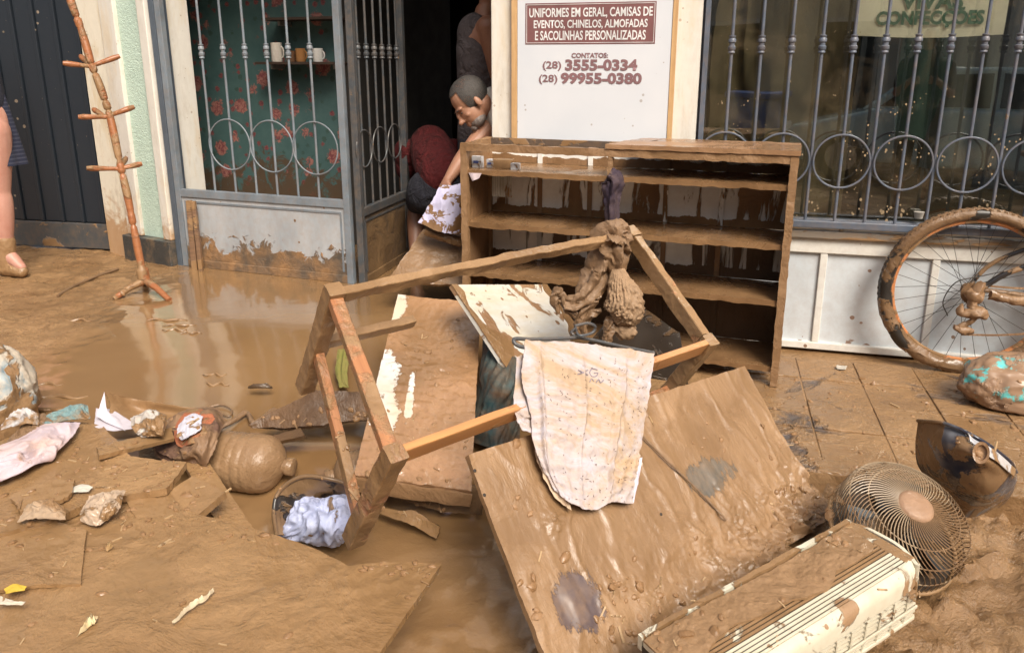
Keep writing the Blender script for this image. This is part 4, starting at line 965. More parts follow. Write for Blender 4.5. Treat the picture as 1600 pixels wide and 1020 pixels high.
# ------------------------------------------------------------------ coat rack
def coat_rack():
    base = VG(232, 452, .02); n = (base - E0); n.z = 0; n.normalize()
    def q(px, py, d=0.): 
        return VP(px, py, base + n * ((440 - py) / 440 * .34 + d), n)
    m = mwood('red_brown_turned_wood', .46, (.36, .14, .055), (.26, .09, .035)); t = thing('coat_rack', 'leaning turned wooden coat rack with three tiers of pegs standing in liquid mud', 'coat rack', loc=base)
    P = [q(225, 436), q(212, 372), q(200, 310), q(188, 258), q(172, 183), q(158, 140), q(143, 100), q(128, 50), q(110, 0), q(98, -40)]
    prof = []; k = 0
    seg = 150
    pts = [cr(P, i / seg) for i in range(seg + 1)]
    def rad(t_):
        L = t_ * 6.2; f = L % 1
        r = .016 + .006 * math.sin(f * math.pi) 
        if f < .10 or f > .93: r = .021
        if .12 < f < .15 or .88 < f < .91: r = .012
        if .17 < f < .20: r = .020
        if t_ < .03: r = .034
        return r
    G().tube(pts, 1, 14, radii=[rad(i / seg) for i in range(seg + 1)]).build('pole', m, t, smooth=True)
    for (cx_, cy_), ends in (((142, 104), ((98, 99, -.02), (187, 88, .0), (126, 88, .1))), ((165, 183), ((122, 183, -.02), (210, 167, .0), (146, 171, .1))), ((186, 264), ((135, 263, -.02), (222, 256, .0), (197, 247, .1)))):
        for ex, ey, d in ends:
            a, b = q(cx_, cy_), q(ex, ey, d); pp = [a.lerp(b, i / 6) for i in range(7)]
            G().tube(pp, 1, 10, radii=[.013, .012, .013, .0145, .016, .0165, .012]).build('peg', m, t, smooth=True)
    for ex, ey, d in ((178, 467, -.05), (265, 469, -.12), (205, 440, .12)):
        a = q(227, 438); b = VG(ex, ey, .005) if d < 0 else a + Vector((-.08, .15, -.06))
        G().tube([a, a.lerp(b, .5) + Vector((0, 0, .01)), b], 1, 10, radii=[.024, .018, .016]).build('foot', m, t, smooth=True)
coat_rack()

# ------------------------------------------------------------------ boards and rubbish at the lower left
def board_px(name, top, bot, th, label, group=None, nu=60, nv=30, seed=0, m=None, amp=.004, edge=.006, lin=True, tw=(1, 1, 1)):
    rows = [[V(*p) for p in top], [V(*p) for p in bot]]
    mm = m or mudmat(name + '_mud', stretch=tw, lumps=.6, rough=(.09, .32), bump=.7, fine=34, a=(.335, .200, .095), b=(.25, .142, .062))
    g = patch(rows, nu, nv, th, lambda p, u, v: amp * (.6 * fb(p, 9, 4, .7, seed) + .4 * ridge((p.x * 6 + p.y * 4, p.y * 22 - p.x * 9 + fb(p, 5), seed)) * .6 + .25 * fb(p, 45, 2, .7)), lin=lin, edge=edge, seed=seed)
    return tag(g.build(name, mm, smooth=True), label, 'board', group)
gb = 'mud-covered boards dumped in the street'
board_px('muddy_board', [(-80, 770, .13), (120, 772, .13), (270, 792, .12), (345, 812, .12), (440, 838, .12), (500, 860, .12), (545, 884, .12), (600, 876, .118), (690, 881, .112)],
         [(-80, 1200, .16), (80, 1200, .16), (180, 1200, .15), (260, 1200, .15), (330, 1200, .15), (370, 1200, .14), (410, 1190, .14), (440, 1180, .13), (495, 1160, .12)], .018,
         'biggest flat board in the bottom corner, covered in smooth mud with a sawn corner', gb, 150, 90, 1, amp=.005, edge=.0)
board_px('muddy_board', [(-80, 715, .17), (0, 690, .17), (75, 655, .17), (160, 665, .165), (205, 712, .165), (250, 719, .165), (291, 722, .16)],
         [(-80, 850, .17), (10, 832, .165), (70, 815, .16), (130, 790, .16), (190, 775, .155), (225, 768, .155), (262, 764, .155)], .022,
         'thick mud-covered board running beneath the crumpled pink cloth', gb, 90, 40, 2, amp=.005, edge=.006)
board_px('muddy_board', [(-60, 800, .152), (60, 806, .150), (134, 828, .148)], [(-60, 930, .16), (60, 914, .156), (126, 912, .15)], .010,  'thin mud-covered sheet with a curved edge on the biggest board', gb, 60, 40, 3, amp=.004, edge=.003)
board_px('muddy_board', [(262, 768, .13), (300, 744, .13), (352, 768, .13)], [(270, 800, .10), (292, 811, .10), (300, 812, .10)], .022, 'small square mud-covered board end between plank and big board', gb, 30, 20, 4, amp=.003, edge=.003)
board_px('muddy_plank', [(285, 720, .07), (322, 716, .07)], [(358, 850, .02), (408, 842, .02)], .02, 'narrow mud-covered plank sloping down under the small square board', gb, 16, 50, 5, amp=.003, edge=.003)
board_px('muddy_plank', [(185, 762, .14), (262, 762, .13)], [(225, 830, .12), (300, 825, .12)], .02, 'short mud-covered board lying between the thick board and the biggest one', gb, 20, 20, 6, amp=.003)
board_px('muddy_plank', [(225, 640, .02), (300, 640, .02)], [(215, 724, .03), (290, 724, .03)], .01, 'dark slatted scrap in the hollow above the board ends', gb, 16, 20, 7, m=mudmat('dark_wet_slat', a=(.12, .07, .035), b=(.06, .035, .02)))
board_px('muddy_plank', [(150, 700, .19), (268, 668, .16)], [(156, 712, .19), (272, 684, .15)], .014, 'thin splintered plank lying across the board below the curled card', gb, 40, 6, 21, edge=.006)
board_px('broken_board', [(20, 772, .185), (70, 752, .19), (118, 748, .19)], [(30, 800, .18), (80, 786, .18), (108, 776, .18)], .012, 'small broken mud-covered board piece left of the plastic film', gb, 24, 14, 22, edge=.012, amp=.006)
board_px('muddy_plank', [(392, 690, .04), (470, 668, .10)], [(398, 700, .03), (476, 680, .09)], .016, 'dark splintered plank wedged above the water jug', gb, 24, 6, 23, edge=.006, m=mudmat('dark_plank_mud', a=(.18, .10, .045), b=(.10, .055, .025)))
board_px('broken_board', [(585, 790, -.04), (650, 800, -.02), (690, 825, -.05)], [(588, 800, -.06), (640, 818, -.05), (680, 840, -.08)], .012, 'sunken broken board scrap in the dark water by the table foot', gb, 24, 10, 24, edge=.012, amp=.006)
# dark debris board behind the table leg
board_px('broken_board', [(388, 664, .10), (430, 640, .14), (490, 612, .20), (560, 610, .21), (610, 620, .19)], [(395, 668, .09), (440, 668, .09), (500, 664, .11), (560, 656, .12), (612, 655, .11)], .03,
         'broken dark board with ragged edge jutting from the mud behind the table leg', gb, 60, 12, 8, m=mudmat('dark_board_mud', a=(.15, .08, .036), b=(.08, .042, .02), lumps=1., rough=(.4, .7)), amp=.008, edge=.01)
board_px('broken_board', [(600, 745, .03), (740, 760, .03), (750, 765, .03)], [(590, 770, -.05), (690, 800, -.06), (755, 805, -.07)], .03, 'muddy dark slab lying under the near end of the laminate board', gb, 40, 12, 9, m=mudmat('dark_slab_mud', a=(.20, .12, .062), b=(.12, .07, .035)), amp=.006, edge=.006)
# water jugs
def jug(a, b, r, lb, tilt=0, seed=0, neck=True):
    a = Vector(a); b = Vector(b); Z = (b - a).normalized(); L = (b - a).length; X = Z.orthogonal().normalized(); Y = Z.cross(X)
    W = Matrix((X, Y, Z)).transposed().to_4x4(); W.translation = a
    t = thing('water_jug', lb, 'jug', W=W, group='big water jugs in the mud')
    pr = [(.0, 0), (r * .82, 0), (r * .97, .012), (r, .03)]
    n = 5
    for i in range(n):
        z = .04 + (L * .78 - .05) * i / n; w = (L * .78 - .05) / n; pr += [(r, z), (r, z + w * .55), (r * .985, z + w * .7), (r * .985, z + w * .85)]
    pr += [(r * .98, L * .79), (r * .90, L * .87), (r * .70, L * .95), (r * .42, L * 1.01), (r * .24, L * 1.05), (0.001, L * 1.05)]
    g = G().lathe(pr, None, 40).warp(lambda v: v * (1 + .014 * fb(v, 10, 4, .7, seed) + .005 * abs(ridge(v, 22, seed))))
    m = mudmat('jug_mud', lumps=.8, fine=36, bump=.5, rough=(.2, .45), a=(.31, .19, .10), b=(.24, .14, .072))
    g.build('jug_body', m, t, frame=True, W=W, smooth=True)
    g = G().lathe([(.026, L * 1.0), (.026, L * 1.09), (.031, L * 1.095), (.031, L * 1.18), (.028, L * 1.19)], None, 18).warp(lambda v: v + Vector((fb(v, 30), fb(v, 30, seed=2), 0)) * .002); g.build('neck', m, t, frame=True, W=W, smooth=True)
p1 = VG(345, 752) ; p1 = Vector((p1.x, p1.y, p1.z + .085)); p2 = VG(440, 758); p2 = Vector((p2.x + .02, p2.y - .02, p2.z + .085))
jug(p1 + Vector((-.04, .02, .0)), p2 + Vector((-.015, .01, 0)), .105, 'mud-covered big water jug lying on its side by the orange rag', 0, 1)
q1 = VG(500, 752); q2 = VG(600, 748); jug(q2 + Vector((.02, .04, .03)), q1 + Vector((.06, .0, .02)), .08, 'half-sunk muddy water jug under the table stretcher', 0, 2)
# broken bucket with white cloth
def bucket():
    m = mudmat('dark_bucket_plastic', (.035, .03, .028), cover=.62, mscale=6, a=(.24, .145, .075), b=(.15, .09, .045), crough=.3)
    c = VG(500, 815); t = thing('broken_bucket', 'cracked dark bucket lying on its side stuffed with white cloth', 'bucket', loc=c)
    rows = [[V(432, 835, -.02), V(428, 800, .05), V(436, 768, .10), V(470, 745, .15), V(515, 748, .15), V(560, 762, .11)],
            [V(470, 838, -.05), V(455, 812, -.01), V(458, 792, .04), V(485, 775, .08), V(520, 772, .08), V(556, 780, .05)],
            [V(500, 835, -.07), V(490, 820, -.06), V(485, 810, -.05), V(505, 800, -.04), V(525, 795, -.04), V(552, 795, -.04)]]
    patch(rows, 50, 24, .006, lambda p, u, v: .003 * fb(p, 18, 3, .7), edge=.004).build('bucket_wall', m, t, smooth=True)
    P = [V(432, 835, -.02), V(428, 800, .05), V(436, 768, .10), V(470, 745, .15), V(515, 748, .15), V(560, 762, .11)]
    G().tube([cr(P, i / 40) for i in range(41)], .007, 8).build('rim', m, t, smooth=True)
    mc = mudmat('blue_white_cloth', lambda n: n.mix(n.rng(n.noise(6, 5, .7, .8), .4, .6), (.46, .50, .68), (.38, .42, .62)), cover=.22, mscale=10, spots=34, crough=.75, cbump=90, film=.2, a=(.26, .17, .10), b=(.16, .1, .06))
    rows = [[V(462, 790, .02), V(470, 772, .07), V(500, 782, .07), V(530, 772, .08), V(562, 778, .06)], [V(450, 812, 0.), V(475, 798, .05), V(505, 800, .07), V(535, 795, .07), V(560, 800, .04)],
            [V(440, 826, -.02), V(475, 825, .02), V(505, 825, .05), V(532, 822, .05), V(556, 820, .01)], [V(432, 838, -.06), V(470, 845, -.05), V(510, 853, -.05), V(530, 850, -.05), V(552, 835, -.05)]]
    tag(patch(rows, 90, 80, .003, wrinkle(8, 5, .020, 12, .3), edge=.012).build('blue_white_cloth', mc, smooth=True), 'crumpled bluish white cloth with dark specks spilling from the cracked bucket', 'cloth')
bucket()
# orange and brown rags on the jug
m_rb = fabric('brown_wet_cloth', (.12, .06, .04), .6, a=(.27, .165, .09), b=(.18, .1, .055)); m_or = fabric('orange_cloth', (.42, .13, .06), .38, ms=9); m_wp = fabric('speckled_white_patch', (.62, .62, .72), .34, ms=22)
def cl(name, m, rows, lb, cat='cloth', nu=60, nv=60, w=None, th=.003, edge=.01, group=None):
    return tag(patch([[V(*p) for p in r] for r in rows], nu, nv, th, w or wrinkle(7, 4, .014, len(rows) + rows[0][0][0]), edge=edge).build(name, m, smooth=True), lb, cat, group)
cl('brown_rag', m_rb, [[(262, 660, .10), (285, 645, .13), (335, 640, .14), (352, 660, .13)], [(245, 680, .08), (275, 672, .12), (318, 672, .15), (340, 690, .13)], [(243, 705, .05), (275, 702, .09), (305, 698, .13), (330, 712, .10)], [(255, 722, .05), (280, 722, .06), (300, 722, .07), (322, 738, .04)]], 'bunched brown muddy rag slumped against the water jug', w=wrinkle(5, 4, .03, 3, .5))
cl('orange_rag', m_or, [[(282, 650, .15), (305, 640, .17), (332, 645, .17), (340, 662, .15)], [(272, 680, .14), (295, 668, .17), (318, 668, .17), (330, 680, .15)], [(285, 698, .13), (298, 694, .15), (312, 690, .15), (322, 695, .14)]], 'orange muddy rag with a white printed patch beside the water jug', w=wrinkle(4, 3, .012, 8, .5))
cl('white_rag', m_wp, [[(288, 652, .185), (303, 646, .19), (318, 650, .19)], [(278, 670, .18), (295, 667, .19), (312, 668, .19)], [(285, 685, .17), (294, 682, .18), (303, 678, .18)]], 'little white speckled scrap lying on the orange rag', nu=24, nv=24, w=wrinkle(3, 3, .005, 2))
# paper tray / magazine
m_pp = mudmat('brown_card', (.36, .25, .17), cover=.72, mscale=7, film=.4, rough=(.3, .5)); m_pw = mudmat('whitish_underside', (.56, .52, .58), cover=.25, mscale=8, film=.4)
cl('curled_card', m_pp, [[(163, 612, .24), (205, 622, .17), (262, 632, .15), (330, 640, .13)], [(172, 630, .19), (215, 645, .12), (270, 650, .11), (342, 652, .12)], [(170, 645, .17), (215, 668, .14), (262, 672, .14), (318, 664, .15)]], 'curled muddy card tray with a raised corner by the pink cloth', 'card', 60, 30, lambda p, u, v: .002 * fb(p, 16, 3), .004, .006)
cl('folded_paper', m_pw, [[(150, 638, .18), (175, 640, .17), (212, 662, .15)], [(147, 668, .165), (175, 672, .16), (215, 668, .15)]], 'whitish folded paper sticking out under the curled card', 'paper', 24, 16, lambda p, u, v: .003 * fb(p, 16, 3), .002, .004)
cl('grey_paper', m_pw, [[(163, 612, .245), (168, 640, .2), (185, 655, .17)], [(150, 650, .19), (172, 662, .17), (196, 672, .16)]], 'upright greyish paper corner at the tip of the curled card', 'paper', 24, 16, lambda p, u, v: .003 * fb(p, 16, 3), .002, .004)
# pink cloth, teal cloth
m_pk = fabric('pale_pink_cloth', (.52, .37, .33), .24, ms=9, c2=(.54, .47, .54), a=(.46, .27, .17), b=(.38, .21, .13)); m_tl = fabric('faded_teal_cloth', (.16, .27, .28), .45, ms=8)
cl('pink_cloth', m_pk, [[(-60, 715, .21), (20, 690, .20), (62, 668, .20), (95, 662, .20), (126, 662, .19)], [(-60, 735, .23), (20, 710, .215), (62, 695, .205), (92, 685, .20), (112, 684, .19)], [(-60, 745, .23), (15, 728, .21), (55, 712, .20), (80, 706, .195), (92, 704, .19)], [(-60, 770, .20), (0, 752, .195), (35, 738, .195), (60, 724, .19), (72, 715, .185)]], 'crumpled pale pink and lilac cloth lying over the thick muddy board', nu=90, nv=60, w=wrinkle(3, 7, .018, 4, .35))
cl('teal_cloth', m_tl, [[(55, 655, .20), (90, 642, .22), (118, 632, .23), (138, 634, .22)], [(62, 672, .19), (92, 660, .20), (122, 655, .20), (142, 655, .2)]], 'faded teal cloth strip lying above the crumpled pink cloth', w=wrinkle(6, 3, .012, 9))
cl('brown_cloth', M_rag, [[(10, 690, .18), (45, 660, .20), (70, 645, .21)], [(20, 705, .175), (55, 680, .19), (85, 662, .20)]], 'brown muddy cloth fold between sack and pink cloth', w=wrinkle(6, 3, .012, 5))
cl('crumpled_paper', mudmat('muddy_newsprint', (.50, .46, .42), cover=.55, mscale=9, film=.6), [[(205, 655, .20), (235, 640, .22), (262, 650, .20)], [(210, 672, .19), (238, 664, .21), (258, 672, .19)], [(222, 684, .17), (240, 682, .18), (255, 684, .17)]], 'crumpled muddy newsprint resting between the curled card and brown rag', 'paper', 40, 40, wrinkle(5, 5, .018, 7), .002, .01)
cl('torn_cloth', fabric('tan_torn_cloth', (.42, .30, .20), .5), [[(40, 790, .19), (75, 780, .20), (100, 792, .19)], [(30, 815, .18), (70, 808, .19), (104, 812, .18)]], 'torn tan cloth strip lying flat by the plastic film', 'cloth', 40, 30, wrinkle(6, 3, .010, 17), .002, .012)
cl('white_rag', fabric('dirty_white_rag', (.56, .54, .54), .5, ms=9), [[(10, 655, .21), (40, 640, .23), (62, 648, .22)], [(0, 672, .20), (32, 662, .22), (60, 664, .21)]], 'dirty white rag bunched between the sack and the teal strip', 'cloth', 40, 30, wrinkle(5, 3, .016, 27), .002, .01)
# sack
def sack():
    c = VG(-8, 690); m = mudmat('woven_plastic_sack', lambda n: n.mix(n.rng(n.noise(5, 5, .7, 1), .45, .6), (.50, .44, .36), (.22, .32, .38)), cover=.42, mscale=5, low=(.0, .17), crough=.45, cbump=60)
    g = heap(Vector((c.x - .05, c.y + .05, c.z + .16)), (.17, .17, .20), 31, .17, 90, 60, 1.3, .8)
    tag(g.build('stuffed_sack', m, smooth=True), 'stuffed blue and beige plastic sack at the edge of the flooded mud', 'sack')
    c = V(1585, 640, 0); m = mudmat('brown_plastic_bag', lambda n: n.mix(n.rng(n.noise(9, 4, .7), .54, .58), (.30, .19, .12), (.10, .50, .50)), cover=.55, mscale=3.2, crough=.3, rough=(.18, .4), a=(.33, .205, .125), b=(.27, .16, .095))
    g = heap(Vector((c.x + .06, c.y + .07, .085)), (.22, .15, .125), 35, .14, 90, 60, 1.2, .6)
    t = tag(g.build('muddy_bag', m, smooth=True), 'muddy plastic bag with turquoise print on the paving below the wheel', 'bag')
sack()
# plastic film, scraps, leaf
m_fl = mudmat('translucent_dirty_film', (.44, .33, .24), cover=.45, mscale=9, crough=.15, rough=(.12, .3))
cl('plastic_film', m_fl, [[(140, 775, .18), (165, 770, .19), (195, 768, .18)], [(130, 800, .16), (160, 795, .175), (190, 792, .17)], [(125, 815, .15), (150, 822, .15), (178, 800, .16)]], 'crumpled dirty plastic film on the boards below the pink cloth', 'plastic', 40, 40, wrinkle(5, 5, .014, 3))
cl('paper_scrap', plain('white_scrap', (.60, .56, .48), .7), [[(105, 766, .172), (122, 759, .175), (140, 761, .172)], [(106, 772, .17), (124, 768, .172), (138, 768, .17)]], 'small white torn paper on the thick board left of the film', 'paper', 16, 8, wrinkle(4, 3, .004, 3), .001)
cl('yellow_leaf', plain('yellow_leaf', (.62, .42, .05), .6), [[(6, 920, .175), (22, 911, .18), (42, 916, .175)], [(8, 928, .172), (24, 924, .176), (38, 922, .172)]], 'yellow leaf lying on the biggest board near the torn white strip', 'leaf', 14, 8, wrinkle(2, 2, .003, 3), .001, .004)
cl('torn_strip', plain('white_strip', (.62, .55, .44), .7), [[(0, 930, .175), (18, 938, .175), (40, 940, .173)], [(-4, 944, .172), (15, 944, .172), (34, 945, .172)]], 'torn white strip lying below the yellow leaf', 'paper', 16, 8, wrinkle(4, 2, .004, 3), .001, .006)
cl('splinter', plain('pale_splinter', (.66, .55, .38), .6), [[(333, 920, .146), (318, 936, .146), (300, 944, .146), (270, 972, .146)], [(335, 924, .146), (320, 941, .146), (302, 950, .146), (272, 975, .146)]], 'pale splintered scratch strip in the middle of the biggest board', 'splinter', 30, 4, None, .0015, .006)
cl('splinter', plain('pale_splinter', (.66, .52, .30), .6), [[(152, 965, .15), (138, 967, .15), (128, 985, .15)], [(150, 970, .15), (143, 978, .15), (120, 995, .15)]], 'short pale splinter nearest the bottom edge of the biggest board', 'splinter', 16, 4, None, .0015, .006)
cl('splinter', plain('tan_splinter', (.55, .35, .16), .6), [[(168, 850, .14), (178, 853, .14)], [(166, 862, .14), (172, 860, .14)]], 'tiny tan fleck on the biggest board below the plastic film', 'splinter', 8, 4, None, .0015, .004)
cl('floating_scrap', mudmat('dark_scrap', a=(.10, .06, .03), b=(.06, .035, .02)), [[VG(388, 603)[:] and (388, 605, .06), (404, 600, .075), (425, 605, .06)], [(388, 607, .058), (406, 607, .065), (426, 607, .058)]], 'small dark pointed scrap floating alone on the liquid mud', 'scrap', 12, 6, None, .003, .001)
cl('green_fruit', fabric('olive_green', (.20, .19, .04), .35), [[(528, 545, .12), (545, 545, .13)], [(524, 580, .08), (543, 590, .08)], [(530, 606, .05), (546, 607, .05)]], 'olive green leaf scrap hanging under the table stretcher', 'leaf', 16, 30, wrinkle(2, 3, .01, 3))
def wire_loop():
    P = [VG(x, y, .012) for x, y in ((335, 660), (322, 640), (345, 632), (362, 640), (358, 650), (345, 646))]
    tag(G().tube([cr(P, i / 30) for i in range(31)], .004, 6).build('cable', M_rag, smooth=True), 'thin muddy cable looping on the mud above the water jug', 'cable')
    P = [VG(x, y, .02) for x, y in ((340, 668), (360, 660), (385, 645), (395, 660), (410, 655), (430, 640))]
    tag(G().tube([cr(P, i / 30) for i in range(31)], .010, 8).warp(lambda v: v + Vector((0, 0, .008 * fb(v, 20)))).build('cable', M_rag, smooth=True), 'thick muddy cable running toward the broken dark board', 'cable')
    P = [VG(x, y, .01) for x, y in ((90, 462), (115, 447), (150, 432), (185, 420))]
    tag(G().tube([cr(P, i / 20) for i in range(21)], .008, 6).build('stick', M_rag, smooth=True), 'dark stick lying in the mud before the black door', 'stick')
wire_loop()
# ripples of mud scum and little debris on the liquid surface
def scum():
    g = G()
    for (x, y, s) in ((262, 500, 1.), (280, 508, .8), (272, 515, .6), (300, 520, .5), (335, 585, .5), (120, 500, .8), (340, 600, .5), (540, 640, .7), (90, 620, 1.2), (70, 600, .8), (85, 640, 1.2), (60, 640, .9)):
        c = VG(x, y, .003); P = [c + Vector((k * .035 * s, .012 * math.sin(k * 1.7 + x), .004 * math.sin(k * 2.1))) for k in range(-3, 4)]
        g.tube([cr(P, i / 14) for i in range(15)], 1, 6, radii=[.002 + .006 * s * math.sin(math.pi * i / 14) for i in range(15)])
    g.build('mud_ripples', M_mud, smooth=True, kind='stuff', W=Matrix.Identity(4))
scum()
# low debris before the doorway: board the cloth lies on and rolled mat
def door_stuff():
    mb = mudmat('sloping_mud_panel', a=(.25, .145, .07), b=(.19, .11, .052), rough=(.2, .45))
    P = [VG(612, 440, .02), VG(735, 445, .05), V(672, 362, .42), V(745, 362, .45)]
    P = [VY(604, 440, 3.9), VY(760, 448, 3.9), VY(662, 358, 4.15), VY(770, 358, 4.15)]
    tag(patch([[P[2], P[3]], [P[0], P[1]]], 40, 40, .02, lambda p, u, v: .005 * fb(p, 9, 3, .7), lin=True, edge=.006).build('sloping_panel', mb, smooth=True), 'mud-brown panel sloping up to the doorway under the held cloth', 'board')
    P = [VY(x, y, 4.0) for x, y in ((664, 360), (700, 372), (722, 380))]
    tag(rag(P, [.02, .024, .02], mb, 4, 4, .2, 20, 16).build('mud_clod', mb, smooth=True), 'small lump of mud and brick under the edge of the held cloth', 'brick')
    P = [VG(x, y, .02) for x, y in ((620, 425), (635, 416), (650, 418), (662, 428))]
    tag(G().tube([cr(P, i / 20) for i in range(21)], .012, 8).build('hose', M_rag, smooth=True), 'muddy loop of hose half sunk at the foot of the doorway', 'hose')
door_stuff()

# ------------------------------------------------------------------ bicycle
def bicycle():
    nrm = FW.to_3x3() @ Vector((0, -1, 0)); cB = V(1497, 580, 0); cB = cB + Vector((0, 0, 0)); r = .388
    # wheel plane tilted so that the top rests towards the wall
    up = (Vector((0, 0, 1)) * math.cos(.01) - nrm * math.sin(.01)).normalized(); X = (FW.to_3x3() @ Vector((1, 0, 0))); X = (X * math.cos(.05)).normalized(); Z = X.cross(up).normalized()
    cen = cB + up * (r + .0); W = Matrix((X, up, Z)).transposed().to_4x4(); W.translation = cen      # local: x right, y up, z toward the camera
    t = thing('bicycle', 'mud-caked bicycle with a knobbly rear wheel leaning on the white apron under the window', 'bicycle', W=W)
    m_t = mudmat('muddy_tyre', (.02, .018, .016), cover=.62, mscale=7, a=(.23, .135, .07), b=(.15, .088, .045), rough=(.25, .5), bump=.9)
    m_m = mudmat('mud_caked_metal', (.03, .03, .03), cover=.90, mscale=8, a=(.30, .18, .095), b=(.22, .125, .065), bump=.9)
    m_k = mudmat('black_frame_paint', (.018, .018, .02), cover=.5, mscale=6, crough=.22, a=(.28, .17, .09), b=(.2, .12, .06)); m_s = plain('spoke_steel', (.06, .055, .05), .35, metal=.7); m_rim = mudmat('orange_rim', (.50, .20, .08), cover=.55, mscale=8, crough=.2)
    def wheel(c, nm='wheel'):
        ty = G(); n = 120; m = 14
        for i in range(n):
            a = 2 * math.pi * i / n; low = .5 - .5 * math.sin(a)
            for k in range(m):
                b = 2 * math.pi * k / m; rr = .0285 + .008 * low * (.6 + fb((math.cos(a) * 3, math.sin(a) * 3, k * .3), 2, 3, .7))
                x = r - .027 + rr * math.cos(b); ty.v.append(Vector((c[0] + x * math.cos(a), c[1] + x * math.sin(a), c[2] + rr * 1.05 * math.sin(b))))
        for i in range(n):
            for k in range(m): ty.f.append((i * m + k, i * m + (k + 1) % m, ((i + 1) % n) * m + (k + 1) % m, ((i + 1) % n) * m + k))
        # knobs
        for i in range(84):
            a = 2 * math.pi * i / 84
            for s_, w in ((-.017, 0), (0, .5), (.017, 0)):
                a2 = a + w * .037; M = Matrix.Rotation(a2, 3, 'Z'); p = M @ Vector((r - .0005 - abs(s_) * .30, 0, s_)); ty.box(Vector(c) + p, (.010, .012, .010), M)
        tyre = ty.build('tyre', m_t, t, frame=True, W=W, smooth=True)
        rim = G(); rp = [(-.010, -.010), (.010, -.010), (.012, .0), (.006, .008), (-.006, .008), (-.012, 0)]
        rim.sweep([(c[0] + (r - .058) * math.cos(a), c[1] + (r - .058) * math.sin(a), c[2]) for a in [2 * math.pi * i / 72 for i in range(72)]], [(q[0], q[1]) for q in rp], (0, 0, 1), True)
        rim.build('rim', m_rim, tyre, frame=True, W=W, smooth=True)
        hub = G().tube([(c[0], c[1], c[2] - .055), (c[0], c[1], c[2] - .05), (c[0], c[1], c[2] - .03), (c[0], c[1], c[2] + .03), (c[0], c[1], c[2] + .05), (c[0], c[1], c[2] + .055)], 1, 16, up=(0, 1, 0), radii=[.01, .03, .018, .018, .03, .01]).build('hub', m_m, tyre, frame=True, W=W, smooth=True)
        for i in range(32):
            a = 2 * math.pi * i / 32; side = 1 if i % 2 else -1; off = (.32 if (i // 2) % 2 else -.32)
            p = Vector((c[0] + .027 * math.cos(a + off * 3.3), c[1] + .027 * math.sin(a + off * 3.3), c[2] + side * .03)); q = Vector((c[0] + (r - .066) * math.cos(a), c[1] + (r - .066) * math.sin(a), c[2]))
            G().tube([p, q], .0012, 5, up=(.3, .2, 1)).build('spoke', m_s, tyre, frame=True, W=W)
        return tyre
    wheel((0, 0, 0))
    def tube(n_, P, rr, mt, seg=16, lump=0.): P = [Vector(p) for p in P]; g = G().tube([cr(P, i / seg) for i in range(seg + 1)], rr, 12, up=(0, 0, 1)); g.warp(lambda v: v + Vector((fb(v, 25, 3, .7), fb(v, 25, 3, .7, 3), fb(v, 25, 3, .7, 5))) * lump); return g.build(n_, mt, t, frame=True, W=W, smooth=True)
    # rear triangle: chain stay, seat stay; then the rest of the frame out of view
    bb = (.43, -.03, .02); st = (.36, .50, .0); hd = (.90, .48, 0)
    tube('chain_stay', [(.06, .005, .062), (.2, -.01, .06), bb], .0185, m_m, 20, .010); tube('seat_stay', [(.03, .04, .055), (.10, .10, .055), (.20, .16, .05), (.33, .27, .02)], .013, m_k, 20, .003)
    tube('chain_stay', [(.0, .0, -.062), (.2, -.01, -.05), bb], .012, m_m); tube('seat_stay', [(0, 0, -.062), (.1, .14, -.05), (.33, .27, -.01)], .010, m_k)
    tube('seat_tube', [bb, (.39, .22, .01), st], .017, m_k, 8, .003); tube('top_tube', [(.36, .44, 0), hd], .018, m_k, 8, .003); tube('down_tube', [bb, (.92, .42, 0)], .021, m_m, 8, .004)
    tube('head_tube', [(.88, .56, 0), (.93, .40, 0)], .024, m_k, 4); tube('fork', [(.93, .40, .05), (.97, .2, .055), (1.05, 0, .06)], .013, m_m); tube('fork', [(.93, .40, -.05), (.97, .2, -.055), (1.05, 0, -.06)], .013, m_m)
    wheel((1.05, 0, 0))
    tube('seat_post', [st, (.345, .58, 0)], .013, m_k, 4); g = G().ball((.34, .60, 0), (.13, .028, .06), None, 16, 10, lambda d: 1 - .35 * max(0, d.x)); g.build('saddle', m_k, t, frame=True, W=W, smooth=True)
    tube('handlebar', [(.86, .60, -.28), (.87, .60, 0), (.86, .60, .28)], .012, m_k, 8); tube('stem', [(.88, .56, 0), (.87, .60, 0)], .015, m_k, 3)
    # cassette, derailleur, dropout, chain
    g = G()
    for i in range(7): rr = .050 - i * .0035; g.tube([(0, 0, .030 + i * .0035), (0, 0, .032 + i * .0035)], rr, 26, up=(0, 1, 0))
    g.build('cassette', m_m, t, frame=True, W=W)
    def lump(n_, P, rr, s_=12, am=.008):
        P = [Vector(p) for p in P]; R_ = [Vector((q, 0, 0)) for q in rr]; pts = [cr(P, i / s_) for i in range(s_ + 1)]; g = G().tube(pts, 1, 14, radii=[max(.003, cr(R_, i / s_).x) for i in range(s_ + 1)], up=(0, 0, 1))
        g.warp(lambda v: v + Vector((fb(v, 30, 3, .7), fb(v, 30, 3, .7, 3), fb(v, 30, 3, .7, 5))) * am); return g.build(n_, m_m, t, frame=True, W=W, smooth=True)
    lump('dropout', [(.03, .06, .05), (.005, .02, .062), (-.005, -.03, .066), (-.01, -.06, .07)], [.016, .024, .020, .016])
    lump('derailleur', [(-.055, -.045, .07), (-.05, -.075, .072), (-.015, -.08, .075), (.03, -.075, .075), (.055, -.09, .072)], [.008, .018, .022, .028, .016], 20)
